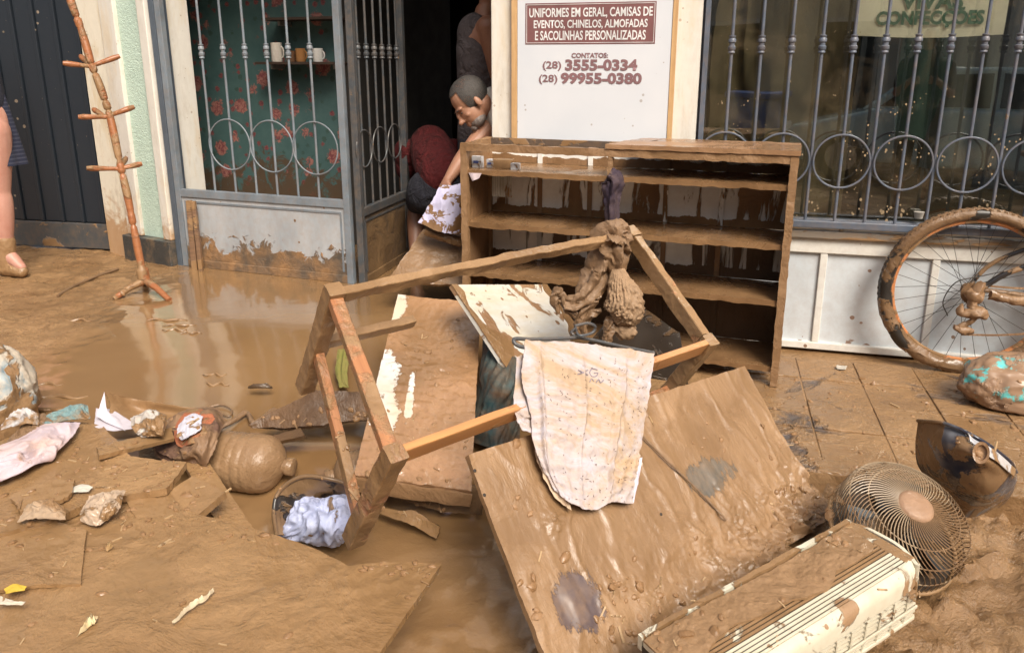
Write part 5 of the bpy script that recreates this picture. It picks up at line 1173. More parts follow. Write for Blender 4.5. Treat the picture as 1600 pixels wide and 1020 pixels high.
    lump('derailleur_cage', [(.02, -.08, .07), (.0, -.12, .068), (-.045, -.15, .066)], [.014, .012, .010]); lump('jockey_wheel', [(-.065, -.150, .066), (-.03, -.165, .066), (.02, -.162, .066)], [.010, .020, .008])
    lump('hub_mud', [(-.03, .02, .05), (0, .0, .06), (.03, -.01, .06)], [.02, .034, .022])
    def chain(P, n):
        P = [Vector(p) for p in P]; g = G()
        for i in range(n):
            a, b = cr(P, i / n), cr(P, (i + .8) / n); d = (b - a); M = Vector((1, 0, 0)).rotation_difference(d.normalized()).to_matrix(); g.box((a + b) / 2, (d.length * 1.25, .008, .004 + .003 * (i % 2)), M)
        g.build('chain', m_m, t, frame=True, W=W)
    chain([(.0, .048, .055), (.2, .045, .05), (.43, .065, .045)], 34); chain([(-.03, -.185, .068), (.15, -.175, .055), (.43, -.13, .045)], 36)
    g = G()
    g.tube([(.43, -.03, .045), (.43, -.03, .05)], .095, 40, up=(0, 1, 0)); g.build('chainring', m_m, t, frame=True, W=W)
    tube('crank', [(.43, -.03, .07), (.53, -.16, .075)], .012, m_k, 4); g = G(); g.box((.53, -.16, .12), (.09, .02, .07)); g.build('pedal', m_k, t, frame=True, W=W)
    P = [(-.10, -.10, .07), (-.13, -.03, .08), (-.09, .06, .08), (.0, .09, .07), (.10, .12, .06)]; tube('gear_cable', P, .0025, m_s, 24)
bicycle()

# ------------------------------------------------------------------ fan
def fan():
    c = V(1402, 822, .07); R0 = .185
    view = (E0 - c).normalized(); rt = Vector((view.y, -view.x, 0)); rt = -rt if rt.x < 0 else rt; rt.normalize(); upv = view.cross(rt); upv = -upv if upv.z < 0 else upv
    ax = (view * .70 + (rt * .50 + upv * .70).normalized() * .71).normalized()
    ax = (view * math.cos(R(44)) + (rt * .50 + upv * .87).normalized() * math.sin(R(44))).normalized()
    X = ax.orthogonal().normalized(); Y = ax.cross(X); W = Matrix((X, Y, ax)).transposed().to_4x4(); W.translation = c
    t = thing('fan_head', 'fallen fan head with a spiral wire cage and muddy hub disc', 'fan', W=W)
    m = mudmat('cream_fan_wire', (.34, .25, .16), cover=.52, mscale=3.5, crough=.35, a=(.26, .155, .078), b=(.14, .08, .04)); mk = mudmat('muddy_fan_plastic', (.10, .08, .06), cover=.7, mscale=6, a=(.16, .10, .05), b=(.10, .06, .03))
    mh = mudmat('hub_disc', (.22, .27, .28), cover=.74, mscale=7, a=(.38, .23, .145), b=(.30, .18, .105))
    N_ = 72; rh = .048; D = .115
    def prof(s): # s 0..1 from hub to back rim -> radius, height
        if s < .72: u = s / .72; return rh + (R0 - rh) * (math.sin(u * math.pi / 2) ** .92), D * math.cos(u * math.pi / 2) ** .55 * .86 + .014
        u = (s - .72) / .28; return R0, .014 - u * .05
    for i in range(N_):
        P = []
        for k in range(15):
            s = k / 14; rr, h = prof(s); a = 2 * math.pi * i / N_ + .85 * (min(s / .72, 1)) ** 1.15; P.append((rr * math.cos(a), rr * math.sin(a), h))
        G().tube(P, .0016, 5).build('wire', m, t, frame=True, W=W, smooth=True)
    for s in (.28, .52, .72, 1.0):
        rr, h = prof(s); G().tube([(rr * math.cos(a), rr * math.sin(a), h - .002) for a in [2 * math.pi * k / 60 for k in range(60)]], .0019 if s < 1 else .005, 6, closed=True).build('cage_ring', m, t, frame=True, W=W, smooth=True)
    G().lathe([(rh, D * .86 + .008), (rh + .003, D * .86 + .014), (rh, D * .86 + .020), (rh * .8, D * .86 + .024), (.001, D * .86 + .026)], None, 36).warp(lambda v: v + Vector((0, 0, .003 * fb(v, 30, 3)))).build('hub_disc', mh, t, frame=True, W=W, smooth=True)
    # rear cage
    for i in range(60):
        a = 2 * math.pi * i / 60; P = [(rr * math.cos(a), rr * math.sin(a), h) for rr, h in ((R0, -.036), (R0 * .97, -.06), (R0 * .8, -.085), (.06, -.095))]
        G().tube(P, .0016, 4).build('rear_wire', mk, t, frame=True, W=W)
    G().tube([((R0 + .001) * math.cos(a), (R0 + .001) * math.sin(a), -.038) for a in [2 * math.pi * k / 60 for k in range(60)]], .007, 8, closed=True).build('rear_ring', mudmat('mud_ring', a=(.32, .2, .1)), t, frame=True, W=W, smooth=True)
    G().lathe([(R0 * .99, -.040), (R0 * .95, -.062), (R0 * .78, -.088), (.05, -.098)], None, 40).build('rear_shade_shell', mudmat('rear_shade_mud', a=(.045, .027, .013), b=(.03, .018, .01), rough=(.5, .8)), t, frame=True, W=W, smooth=True)  # added shell, the shade inside the cage put into its mud colour
    G().lathe([(.065, -.10), (.07, -.14), (.055, -.20), (.02, -.21)], None, 24).build('motor_housing', mk, t, frame=True, W=W, smooth=True)
    for i in range(3):
        a0 = i * 2.094; rows = [[Vector((rr * math.cos(a0 + da), rr * math.sin(a0 + da), z)) for rr in (.03, .08, .13, .165)] for da, z in ((0, .035), (.5, .01), (1.0, -.02))]
        patch(rows, 10, 10, .003).build('blade', mudmat('dark_blade', (.03, .035, .04), cover=.5, mscale=5, a=(.12, .075, .04), b=(.08, .05, .025)), t, frame=True, W=W, smooth=True)
    G().tube([(0, 0, -.1), (0, 0, .03), (0, 0, .05)], .025, 16, up=(0, 1, 0)).build('blade_hub', mk, t, frame=True, W=W, smooth=True)
fan()

# ------------------------------------------------------------------ motorcycle fairing
def fairing():
    m = mudmat('navy_black_fairing', lambda n: n.mix(n.rng(n.noise(3, 4), .45, .6), (.02, .025, .045), (.26, .27, .29)), cover=.56, mscale=5.5, stretch=(1, 1, .6), crough=.15, rough=(.18, .4), a=(.25, .145, .072), b=(.17, .1, .048), film=.2, bump=.4, dist=1.5, holes=None)
    t = thing('scooter_fairing', 'curved dark plastic scooter fairing smeared with mud standing behind the fan', 'fairing', loc=V(1500, 800, 0))
    rows = [[V(1434, 657, .30), V(1430, 700, .19), V(1438, 735, .11), V(1475, 772, .03), V(1495, 806, -.02)],
            [V(1478, 662, .34), V(1480, 700, .29), V(1490, 740, .21), V(1510, 775, .10), V(1520, 808, -.01)],
            [V(1530, 686, .33), V(1530, 715, .31), V(1537, 750, .23), V(1545, 780, .12), V(1548, 798, .01)],
            [V(1575, 718, .25), V(1580, 730, .24), V(1584, 750, .19), V(1580, 770, .12), V(1570, 786, .03)],
            [V(1588, 737, .18), V(1589, 742, .17), V(1589, 750, .15), V(1587, 758, .12), V(1582, 770, .07)]]
    def dp(p, u, v): 
        x = (u - .42) / .16; y = (v - .42) / .18; return -.030 * math.exp(-(x * x + y * y) ** 2) + .0012 * fb(p, 18)
    o = patch(rows, 60, 60, .005, dp); o.build('shell', m, t, smooth=True)
    nd = ray(1515, 715).normalized()
    for px, py, rr, mt, d in ((1497, 712, .016, plain('dull_lamp_chrome', (.62, .55, .46), .25, metal=.6), .03), (1533, 706, .022, mudmat('mud_in_hole'), .003)):
        pass
    p = V(1500, 712, .265); g = G().lathe([(.030, -.012), (.028, .006), (.018, .012), (.001, .014)], Matrix.Translation(p) @ (-nd).to_track_quat('Z', 'Y').to_matrix().to_4x4(), 20); g.build('lamp_socket', plain('dull_socket_metal', (.50, .43, .34), .3, metal=.5), t, smooth=True)
    p = V(1533, 707, .325); g = G().lathe([(.019, -.02), (.021, .006), (.015, .004), (.013, -.004), (.001, -.006)], Matrix.Translation(p) @ (-nd).to_track_quat('Z', 'Y').to_matrix().to_4x4() @ Matrix.Scale(1.5, 4, (0, 1, 0)), 20); g.build('mirror_hole', mudmat('mud_in_hole', a=(.33, .19, .1)), t, smooth=True)
    pts = [V(1434, 657, .30), V(1478, 662, .345), V(1530, 686, .335), V(1575, 718, .255), V(1588, 737, .185)]
    G().tube([cr(pts, i / 30) for i in range(31)], .006, 8).build('edge_lip', m, t, smooth=True)
    rows = [[V(1510, 680, .34), V(1545, 700, .325), V(1580, 733, .22)], [V(1512, 692, .33), V(1545, 716, .30), V(1578, 745, .215)]]
    g = patch(rows, 30, 8, .003, lambda p, u, v: .012, edge=.004); g.build('silver_decal', mudmat('silver_panel', (.52, .52, .54), cover=.42, mscale=10, crough=.25), t, smooth=True)
fairing()

# ------------------------------------------------------------------ air conditioner
def aircon():
    A, B, L = V(1325, 815, .16), V(1428, 874, .16), V(1056, 1024, .10)
    X = (B - A).normalized(); Y = (L - A) - X * (L - A).dot(X); Ln = Y.length * 1.05; Y.normalize(); Z = X.cross(Y); Z = -Z if Z.z < 0 else Z
    w = .205; W = Matrix((X, Y, Z)).transposed().to_4x4(); W.translation = A; h = .165
    t = thing('air_conditioner', 'cream air conditioner unit lying on its side with mud over its slatted top', 'air conditioner', W=W)
    cr_ = (.62, .58, .46)
    m = mudmat('cream_plastic', cr_, cover=.34, mscale=8, spots=22, crough=.35, a=(.36, .22, .12), b=(.28, .17, .09)); mm = mudmat('caked_mud', lumps=.9, a=(.31, .185, .095), b=(.24, .14, .066), rough=(.3, .55), fine=34)
    md = plain('slot_shade_dark', (.03, .02, .012), .7)
    # local: x across the top (0..w), y along the length, z up; top at z=0
    def bx(n, lo, hi, mt, bev=.0): g = G(); g.b2(lo, hi); return g.build(n, mt, t, frame=True, W=W, bevel=bev)
    bx('core', (.012, .02, -h + .01), (w - .025, Ln, -.014), md)
    # back edge lip with gap
    g = rough_box((-.004, -.0, -.03), (.010, Ln, .008), .0025, (3, 90, 3), 20, 2); g.build('back_lip', mudmat('cream_lip', cr_, cover=.62, mscale=10), t, frame=True, W=W, smooth=True)
    g = rough_box((.018, .03, -.012), (w * .29, Ln, .002), .001, (4, 40, 2)); g.build('top_plate', mudmat('top_plate_cream', cr_, cover=.35, mscale=12), t, frame=True, W=W)
    # mud layer with ragged right edge
    rows = []
    for k in range(31):
        v = k / 30; y = .035 + (Ln - .035) * v; xr = w * (.50 + .10 * fb((v * 6, 0, 0), 1, 3, .7) + .14 * ss((v - .22) / .12) - .25 * ss((.16 - v) / .16) * 0 + .12 * math.sin(v * 7))
        xr = min(xr, w * .80); rows.append([Vector((.018 + .004 * fb((v * 30, 1, 0), 1), y, .004)), Vector((xr, y, .004))])
    wr = [[W @ p for p in r] for r in rows]
    patch(wr, 50, 200, .006, lambda p, u, v: .004 + .0045 * fb(p, 11, 4, .7) + .0015 * fb(p, 50, 2) + .004 * max(0, ridge(p, 13) - .6), lin=True).build('mud_layer', mm, t, W=W, smooth=True)
    # slats along the length
    x0 = w * .30; n = 13; ms_ = mudmat('muddy_slat', cr_, cover=.7, mscale=9)
    bx('slot_shade_bed', (x0 - .004, .022, -.012), (w - .006, Ln, -.0022), md)  # dark sheet added close under the slats, slot shade put into its colour
    for i in range(n):
        x = x0 + (w - .012 - x0) * i / (n - 1)
        g = G(); g.b2((x - .0031, .026 + .002 * (i % 2), -.0035), (x + .0031, Ln, .0018)); g.build('slat', m if i > 7 else ms_, t, frame=True, W=W, bevel=.0008)
    # rounded shoulder and cream front
    prof = [(w - .006, .001), (w + .006, -.004), (w + .014, -.014), (w + .017, -.03), (w + .017, -.062), (w + .010, -.067), (w - .004, -.05), (w - .012, -.006)]
    g = G(); n = 24; m_ = len(prof)
    for i in range(n + 1):
        v = i / n; y = -.0 + Ln * v if i else .0; sh = -.012 * (1 - ss(v * 14)) ; 
        for x, z in prof: g.v.append(Vector((x + sh, y, z)))
    for i in range(n):
        for k in range(m_): g.f.append((i * m_ + k, i * m_ + (k + 1) % m_, (i + 1) * m_ + (k + 1) % m_, (i + 1) * m_ + k))
    g.f.append(tuple(range(m_))); g.build('front_strip', m, t, frame=True, W=W, smooth=True)
    # grille below the strip
    bx('grille_backing', (w - .01, .02, -h + .01), (w - .002, Ln, -.067), mudmat('mud_behind_grille', a=(.25, .15, .08), b=(.12, .07, .035)))
    z = -.075
    while z > -h + .005:
        bx('louvre', (w + .002, .012, z - .004), (w + .014, Ln, z), m); z -= .0125
    y = .05
    while y < Ln:
        g = G(); g.tube([(w + .016, y, -.069), (w + .0175, y + .006, -.11), (w + .013, y + .012, -h + .006)], .0024, 5); g.build('grille_rib', m, t, frame=True, W=W); y += .055
    bx('bottom_rail', (w + .0, .012, -h), (w + .016, Ln, -h + .012), m, .003); bx('mid_rail', (w + .0155, .012, -.125), (w + .020, Ln, -.117), m, .001)
    # rounded far end cap
    rows = [[W @ Vector((x, .012 - .03 * math.sin(math.pi * min(1, max(0, x / w))) ** .5 * (1 if z > -.1 else 1), z)) for x in (0, .03, w * .35, w * .7, w, w + .012)] for z in (.0, -.03, -.1, -h)]
    patch(rows, 24, 16, .01, lambda p, u, v: .001 * fb(p, 30)).build('end_cap', mudmat('muddy_end_cap', cr_, cover=.4, mscale=5), t, W=W, smooth=True)
    bx('far_lip', (.0, -.012, -.02), (w - .01, .028, .0015), mudmat('end_lip', cr_, cover=.55, mscale=9), .006)
aircon()
def pipe():
    a, b = V(1067, 1030, -.10), V(1052, 962, .0); m = mudmat('grey_corrugated_pipe', (.40, .40, .40), cover=.3, mscale=9, crough=.35)
    P = []; R_ = []; n = 120
    for i in range(n + 1):
        P.append(a.lerp(b, i / n)); f = (i % 8) / 8; R_.append((.0125 if f < .5 else .0095) if i < 100 else (.014 if i < 106 else .010 - (i - 106) * .0003))
    tag(G().tube(P, 1, 16, radii=R_, up=(0, 1, 0)).build('corrugated_pipe', m, smooth=True), 'short grey corrugated pipe end sticking up between board and air conditioner', 'pipe')
pipe()
# small litter on the paving
def litter():
    mt = plain('litter_white', (.5, .46, .4), .6)
    for px, py, w_, c, lb in ((1315, 574, .02, mt, 'small pale scrap on the paving before the white apron'), (1000, 208, 0, mt, '')):
        if not w_: continue
        p = V(px, py, .004); cl('paper_scrap', c, [[(px - 7, py - 3, .012), (px + 8, py - 2, .006)], [(px - 6, py + 2, .006), (px + 7, py + 3, .008)]], lb, 'scrap', 8, 6, wrinkle(2, 2, .004, 3), .002)
    # plastic cup and white lump on the sill
    for i, (px, py, r, h, lb) in enumerate(((1315, 356, .012, .014, 'tiny white block on the window sill near the cabinet'), (1435, 341, .022, .03, 'small white plastic cup on the window frame above the wheel'))):
        p = VP(px, py, FW @ Vector((0, -.02 if i == 0 else .02, 0)), FW.to_3x3() @ Vector((0, 1, 0)))
        g = G().lathe([(r * .8, 0), (r, h * .9), (r * 1.08, h), (r * .9, h)], Matrix.Translation((p.x, p.y, zs - .011 if i == 0 else p.z)), 16)
        tag(g.build('cup' if i else 'white_block', mt, smooth=bool(i)), lb, 'cup' if i else 'block')
litter()
# ------------------------------------------------------------------ people
def skinm(name, c, mud=.0):
    n = N(name); f = n.noise(9, 5, .6); col = n.mix(n.rng(f, .35, .65), c, tuple(q * k for q, k in zip(c, (.86, .76, .72))))
    if mud: col = n.mix(n.rng(n.noise(14, 5, .7), .62 - mud * .3, .66 - mud * .3, 0, .8), col, MUD_B)
    n.p.inputs['Subsurface Weight'].default_value = .08; n.p.inputs['Subsurface Radius'].default_value = (.02, .008, .004)
    return n.out(col, .5, n.bump(n.noise(60, 4, .6), .25, .003))
def limb(g, a, b, ra, rb, bulge=0., n=8):
    a = Vector(a); b = Vector(b); P = [a.lerp(b, i / n) for i in range(n + 1)]
    g.tube(P, 1, 14, radii=[ra + (rb - ra) * i / n + bulge * math.sin(math.pi * (i / n) ** .7) for i in range(n + 1)], up=(.3, .9, .2)); g.ball(a, ra, None, 14, 10); g.ball(b, rb, None, 14, 10)
def head_geo(g, C, F_, U, s=1.):
    F_ = Vector(F_).normalized(); U = Vector(U); U = (U - F_ * U.dot(F_)).normalized(); X = F_.cross(U); M = Matrix((X, F_, U)).transposed()
    def b(p, r): g.ball(Vector(C) + M @ (Vector(p) * s), [q * s for q in r], M, 22, 16)
    b((0, -.014, .022), (.075, .096, .088)); b((0, .032, -.045), (.057, .062, .082)); b((0, .040, -.092), (.050, .046, .034)); b((0, .080, -.108), (.022, .016, .017))
    b((0, .094, -.028), (.011, .016, .030)); b((0, .109, -.047), (.015, .016, .013)); b((.0, .076, .006), (.050, .018, .011)); b((.036, .060, -.040), (.018, .020, .016)); b((-.036, .060, -.040), (.018, .020, .016))
    for sx in (-1, 1): b((sx * .077, -.008, -.028), (.007, .016, .027)); b((sx * .012, .098, -.052), (.008, .009, .007))
    b((0, .088, -.075), (.022, .010, .006)); b((0, .087, -.086), (.018, .010, .006)); return M
def fuse(o, vox, it=6):
    r = o.modifiers.new('r', 'REMESH'); r.mode = 'VOXEL'; r.voxel_size = vox; r.use_smooth_shade = True
    s = o.modifiers.new('s', 'SMOOTH'); s.iterations = it; s.factor = .5; return o
def hair_geo(C, M, s=1., front=.035, low=-.05):
    g = G(); g.ball((0, -.014, .022), (.0785, .100, .0925), None, 40, 30)
    keep = [i for i, v in enumerate(g.v) if not (v.y > front + .03 * (abs(v.x) > .05) and v.z < .075) and not (v.z < low + .0 and v.y > -.03) and v.z > low - .035]
    ks = set(keep); f = [q for q in g.f if all(i in ks for i in q)]; mp = {i: k for k, i in enumerate(keep)}
    h = G(); h.v = [Vector(C) + M @ (g.v[i] * s + g.v[i].normalized() * .003 * fb(g.v[i], 40, 3)) for i in keep]; h.f = [tuple(mp[i] for i in q) for q in f]; return h
def hand(g, wrist, dirn, side, curl, s=1.):
    """palm and five bent fingers; side points towards the thumb, curl is the way the fingers bend"""
    d = Vector(dirn).normalized(); t = Vector(side); t = (t - d * t.dot(d)).normalized(); c = Vector(curl); c = (c - d * c.dot(d) - t * c.dot(t)).normalized(); w = Vector(wrist)
    M = Matrix((t, d, c)).transposed(); g.ball(w + d * .045 * s, (.042 * s, .052 * s, .017 * s), M, 16, 12); limb(g, w, w + d * .03 * s, .026 * s, .026 * s)
    for k, (o, L) in enumerate(((.030, .070), (.011, .078), (-.010, .073), (-.030, .058))):
        p0 = w + d * .082 * s + t * o * s; p1 = p0 + (d * .8 + c * .5) * L * .5 * s + t * o * .15; p2 = p1 + (d * .25 + c * .95) * L * .33 * s; p3 = p2 + (d * -.25 + c * .9) * L * .25 * s
        limb(g, w + d * .06 * s + t * o * .8 * s, p0, .010 * s, .0095 * s, 0, 3); limb(g, p0, p1, .0095 * s, .0088 * s, 0, 3); limb(g, p1, p2, .0088 * s, .008 * s, 0, 3); limb(g, p2, p3, .008 * s, .0068 * s, 0, 3)
    q0 = w + d * .02 * s + t * .025 * s; q1 = w + d * .05 * s + t * .058 * s + c * .01; q2 = q1 + (d * .7 - t * .05 + c * .6) * .033 * s; q3 = q2 + (d * .3 - t * .35 + c * .7) * .026 * s
    limb(g, q0, q1, .015 * s, .0115 * s, 0, 3); limb(g, q1, q2, .0115 * s, .010 * s, 0, 3); limb(g, q2, q3, .010 * s, .008 * s, 0, 3)
def leg(g, hip, knee, ankle, toe, s=1.):
    limb(g, hip, knee, .085 * s, .055 * s, .006); limb(g, knee, ankle, .054 * s, .037 * s, .014); limb(g, Vector(ankle) + Vector((0, 0, -.03)), toe, .036 * s, .026 * s, .006)
def clothm(name, c):
    n = N(name); f = n.noise(5, 4, .55, 1.8); q = n.noise(11, 3, .5, 1.2, off=3); w = n.noise(300, 2, .5)
    return n.out(n.mix(n.rng(n.noise(9, 5, .7), .35, .7), c, tuple(k * .6 for k in c)), .9, n.bump(n.math('ADD', n.math('ADD', f, n.math('MULTIPLY', q, .5)), n.math('MULTIPLY', w, .02)), 1., .06))
def hairm(name, c):
    n = N(name); f = n.noise(150, 3, .7); k = n.math('GREATER_THAN', n.noise(260, 2, .6, off=2), n.rng(n.noise(18, 3), .3, .7, .22, .48))
    return n.out(n.mix(n.rng(f, .35, .65), c, tuple(min(1, q * 2.2) for q in c)), .7, n.bump(f, .8, .003), alpha=k)
def finish(t, g, name, m, vox=.008, it=6):
    o = g.build(name, m, t, smooth=True); return fuse(o, vox, it)
def people():
    # bending man at the door post
    sk = skinm('tanned_skin', (.36, .19, .12)); C = VY(734, 157, 4.20); t = thing('person', 'balding man in a white tank top bending down to pull at a muddy cloth', 'person', loc=VY(760, 330, 4.4))
    g = G(); Fd = Vector((-.66, -.30, -.66)); M = head_geo(g, C, Fd, Vector((-.66, -.05, .72)), 1.08)
    nb = VY(774, 172, 4.32); limb(g, C + M @ Vector((0, -.035, -.06)), nb, .062, .070)
    sh = VY(772, 192, 4.28); el = VY(733, 233, 4.16); wr = VY(700, 281, 4.06); limb(g, sh, el, .055, .040, .006); limb(g, el, wr, .040, .026, .008)
    hand(g, wr, VY(690, 300, 4.05) - wr, Vector((.6, -.6, .2)), Vector((-.2, .3, -1)), 1.0)
    pel = VY(900, 215, 4.75); ch = nb.lerp(pel, .25); limb(g, nb + Vector((.04, .02, -.05)), ch + Vector((0, 0, -.06)), .10, .135); limb(g, ch + Vector((0, 0, -.06)), pel, .135, .13)
    sh2 = nb + Vector((.05, .30, .02)); limb(g, nb, sh2, .06, .055); e2 = sh2 + Vector((-.05, .08, -.30)); limb(g, sh2, e2, .05, .04); w2 = e2 + Vector((-.03, -.05, -.26)); limb(g, e2, w2, .04, .027); hand(g, w2, (0, -.2, -1), (0, -1, 0), (-1, 0, 0))
    for k in (-.1, .1): leg(g, pel + Vector((0, k, -.05)), pel + Vector((-.12, k, -.42)), Vector((pel.x, pel.y + k, .20)), Vector((pel.x - .2, pel.y + k, .14)))
    finish(t, g, 'body', sk, .0048, 2)
    hair_geo(C, M, 1.08, .022, -.045).build('hair', hairm('grey_dark_short_hair', (.03, .026, .023)), t, smooth=True)
    hm = plain('dark_brow_hair', (.05, .035, .03), .8); g = G()
    for sx in (-1, 1): g.ball(C + M @ (Vector((sx * .030, .092, .006)) * 1.08), (.018, .006, .004), M, 10, 6); 
    g.build('eyebrow', hm, t, smooth=True)
    for sx in (-1, 1): G().ball(C + M @ (Vector((sx * .030, .0815, -.014)) * 1.08), (.012, .006, .005), M, 10, 8).build('eye', plain('eye_dark', (.08, .06, .05), .3), t, smooth=True)
    g = G(); g.ball(C + M @ (Vector((0, .052, -.094)) * 1.08), (.052, .044, .030), M, 20, 14); g.build('beard', mudmat('grey_stubble', (.24, .17, .13), cover=.2), t, smooth=True) if False else None
    g = G(); g.ball(C + M @ (Vector((0, .040, -.092)) * 1.08), tuple(q * 1.08 for q in (.0525, .0485, .0365)), M, 24, 16); g.ball(C + M @ (Vector((0, .080, -.108)) * 1.08), tuple(q * 1.08 for q in (.024, .018, .019)), M, 16, 10); g.build('stubble', hairm('grey_stubble_hair', (.12, .10, .09)), t, smooth=True)
    wt = fabric('white_tank_cloth', (.58, .57, .54), .10); g = G(); a = nb + Vector((.004, .0, -.012)); limb(g, a, ch + Vector((.02, 0, -.05)), .118, .150); limb(g, ch + Vector((.02, 0, -.05)), pel + Vector((-.02, 0, 0)), .150, .15)
    limb(g, nb + Vector((-.028, -.055, .045)), a + Vector((.02, -.05, -.06)), .05, .07); limb(g, VY(768, 150, 4.24), VY(780, 186, 4.22), .050, .062); fuse(g.build('tank_top', wt, t, smooth=True), .010, 4)
    g = G(); limb(g, pel + Vector((.03, 0, .0)), pel + Vector((-.03, 0, -.08)), .155, .15)
    for k in (-.1, .1): limb(g, pel + Vector((0, k, -.05)), pel + Vector((-.10, k, -.36)), .105, .085)
    fuse(g.build('shorts', plain('dark_shorts', (.04, .04, .05), .9), t, smooth=True), .012, 3)
    # cloth in his hand
    mcl = mudmat('lilac_white_printed_cloth', (.60, .58, .78), cover=.5, mscale=13, crough=.8, cbump=80, a=(.27, .15, .07), b=(.20, .11, .05), sharp=.02, bump=.4, film=.1)
    rows = [[VY(x, y, Y) for x, y, Y in r] for r in ([(688, 288, 4.0), (705, 290, 4.02), (735, 282, 4.05)], [(674, 315, 3.98), (700, 320, 3.96), (735, 318, 4.02)], [(653, 348, 3.98), (690, 363, 3.92), (735, 368, 3.98)])]
    tag(patch(rows, 50, 50, .003, wrinkle(4, 3, .010, 4), edge=.006).build('muddy_cloth', mcl, smooth=True), 'lilac white cloth patterned with brown mud gripped by the bending man', 'cloth')
    # standing person behind
    t = thing('person', 'standing person in a dark sleeveless top seen from behind in the doorway', 'person', loc=(-.2, 4.85, .1)); sk2 = skinm('brown_skin', (.26, .125, .075)); g = G(); Y = 4.85
    def q(px, py, d=0.): return VY(px, py, Y + d)
    s1 = q(762, 42, -.12); limb(g, q(757, 20), q(757, 55), .06, .085); limb(g, q(752, 60), q(750, 160), .135, .115); limb(g, q(750, 160), q(752, 215), .115, .135); limb(g, q(757, 45), s1, .06, .066)
    e = q(782, 130, -.1); limb(g, s1, e, .062, .042, .006); w = q(770, 195, -.2); limb(g, e, w, .042, .028, .006); hand(g, w, w - e, (-1, 0, 0), (0, -1, 0))
    s2 = q(745, 45, .2); limb(g, q(757, 45), s2, .06, .06); limb(g, s2, q(735, 130, .25), .058, .042); limb(g, q(735, 130, .25), q(745, 195, .2), .042, .028); hand(g, q(745, 195, .2), (0, 0, -1), (-1, 0, 0), (0, -1, 0))
    M = head_geo(g, q(760, -22), Vector((.8, .5, -.3)), Vector((0, 0, 1)), 1.0)
    for k in (-.09, .12): 
        h = q(752, 225) + Vector((0, k, 0)); leg(g, h, Vector((h.x, h.y - .03, .62)), Vector((h.x, h.y, .20)), Vector((h.x + .17, h.y + .05, .13)))
    finish(t, g, 'body', sk2, .008, 6); hair_geo(q(760, -22), M, 1.).build('hair', plain('black_hair', (.02, .018, .016), .7), t, smooth=True)
    g = G(); limb(g, q(745, 52), q(748, 160), .122, .125); limb(g, q(748, 75), q(748, 165), .140, .13); limb(g, q(748, 165), q(750, 215), .128, .145); limb(g, q(748, 38, -.02), q(748, 60), .040, .09); fuse(g.build('tank_top', clothm('dark_grey_top', (.075, .060, .062)), t, smooth=True), .011, 6)
    g = G(); limb(g, q(752, 215), q(752, 232), .150, .15)
    for k in (-.09, .12): limb(g, q(752, 235) + Vector((0, k, 0)), q(752, 330) + Vector((0, k, 0)), .10, .09)
    fuse(g.build('shorts', plain('dark_blue_shorts', (.03, .035, .05), .9), t, smooth=True), .012, 3)
    # crouching person in red
    t = thing('person', 'crouching person in a red shirt bent over in the dark doorway', 'person', loc=VG(672, 400)); Y = 5.0; g = G()
    hip = q(690, 285, -.15); shd = q(672, 228, .22); limb(g, hip, shd, .14, .13); hc = q(668, 252, .42); M = head_geo(g, hc, Vector((-.1, .5, -.85)), Vector((0, .85, .4))); limb(g, shd, hc, .06, .055)
    for k in (-.17, .17):
        s_ = shd + Vector((k, .02, -.03)); e = s_ + Vector((k * .1, .06, -.27)); w = e + Vector((-k * .2, .08, -.2)); limb(g, s_, e, .055, .042); limb(g, e, w, .042, .028); hand(g, w, (0, .3, -1), (-k, 0, 0), (0, 1, 0))
        h = hip + Vector((k * .7, 0, -.06)); kn = h + Vector((k * .4, .22, -.12)); an = Vector((kn.x, h.y + .02, .22)); leg(g, h, kn, an, Vector((kn.x, kn.y + .05, .15)))
    finish(t, g, 'body', skinm('dark_tan_skin', (.20, .10, .065)), .009, 5); hair_geo(hc, M).build('hair', plain('black_hair_short', (.02, .018, .016), .7), t, smooth=True)
    g = G(); limb(g, hip + Vector((0, -.02, .04)), q(680, 250, .05), .145, .155); limb(g, q(680, 250, .05), shd, .155, .14)
    for k in (-.17, .17): s_ = shd + Vector((k, .02, -.03)); limb(g, s_, s_ + Vector((k * .05, .03, -.14)), .078, .068)
    fuse(g.build('shirt', clothm('red_shirt', (.09, .004, .005)), t, smooth=True), .011, 5)
    g = G()
    for k in (-.12, .12): h = hip + Vector((k, 0, -.06)); limb(g, h, h + Vector((k * .4, .16, -.09)), .108, .09)
    limb(g, hip + Vector((-.08, -.01, -.06)), hip + Vector((.08, -.01, -.06)), .145, .145); fuse(g.build('shorts', clothm('navy_shorts', (.02, .02, .03)), t, smooth=True), .012, 3)
    # person walking out of the picture at the left
    f = VG(18, 432, .0); t = thing('person', 'person in a navy striped skirt and muddy shoes walking out at the picture edge', 'person', loc=f); g = G(); Y = f.y; sk4 = skinm('pale_skin', (.50, .27, .21))
    an = VY(9, 388, Y); kn = VY(0, 300, Y + .02); hp = VY(-10, 205, Y + .02); leg(g, hp, kn, an, VY(34, 418, Y - .03), 1.08)
    h2 = hp + Vector((-.16, .1, 0)); leg(g, h2, h2 + Vector((-.15, .05, -.4)), Vector((h2.x - .33, h2.y + .1, .22)), Vector((h2.x - .15, h2.y + .1, .14)), .92)
    pc = VY(-30, 170, Y + .08); chs = pc + Vector((-.03, 0, .45)); limb(g, hp + Vector((-.07, .05, .05)), pc, .13, .13); limb(g, pc, chs, .12, .13); nk = chs + Vector((0, 0, .14)); limb(g, chs, nk, .11, .05); hc = nk + Vector((-.02, 0, .16)); limb(g, nk, hc, .05, .05); M = head_geo(g, hc, Vector((-1, -.1, 0)), Vector((0, 0, 1)), .96)
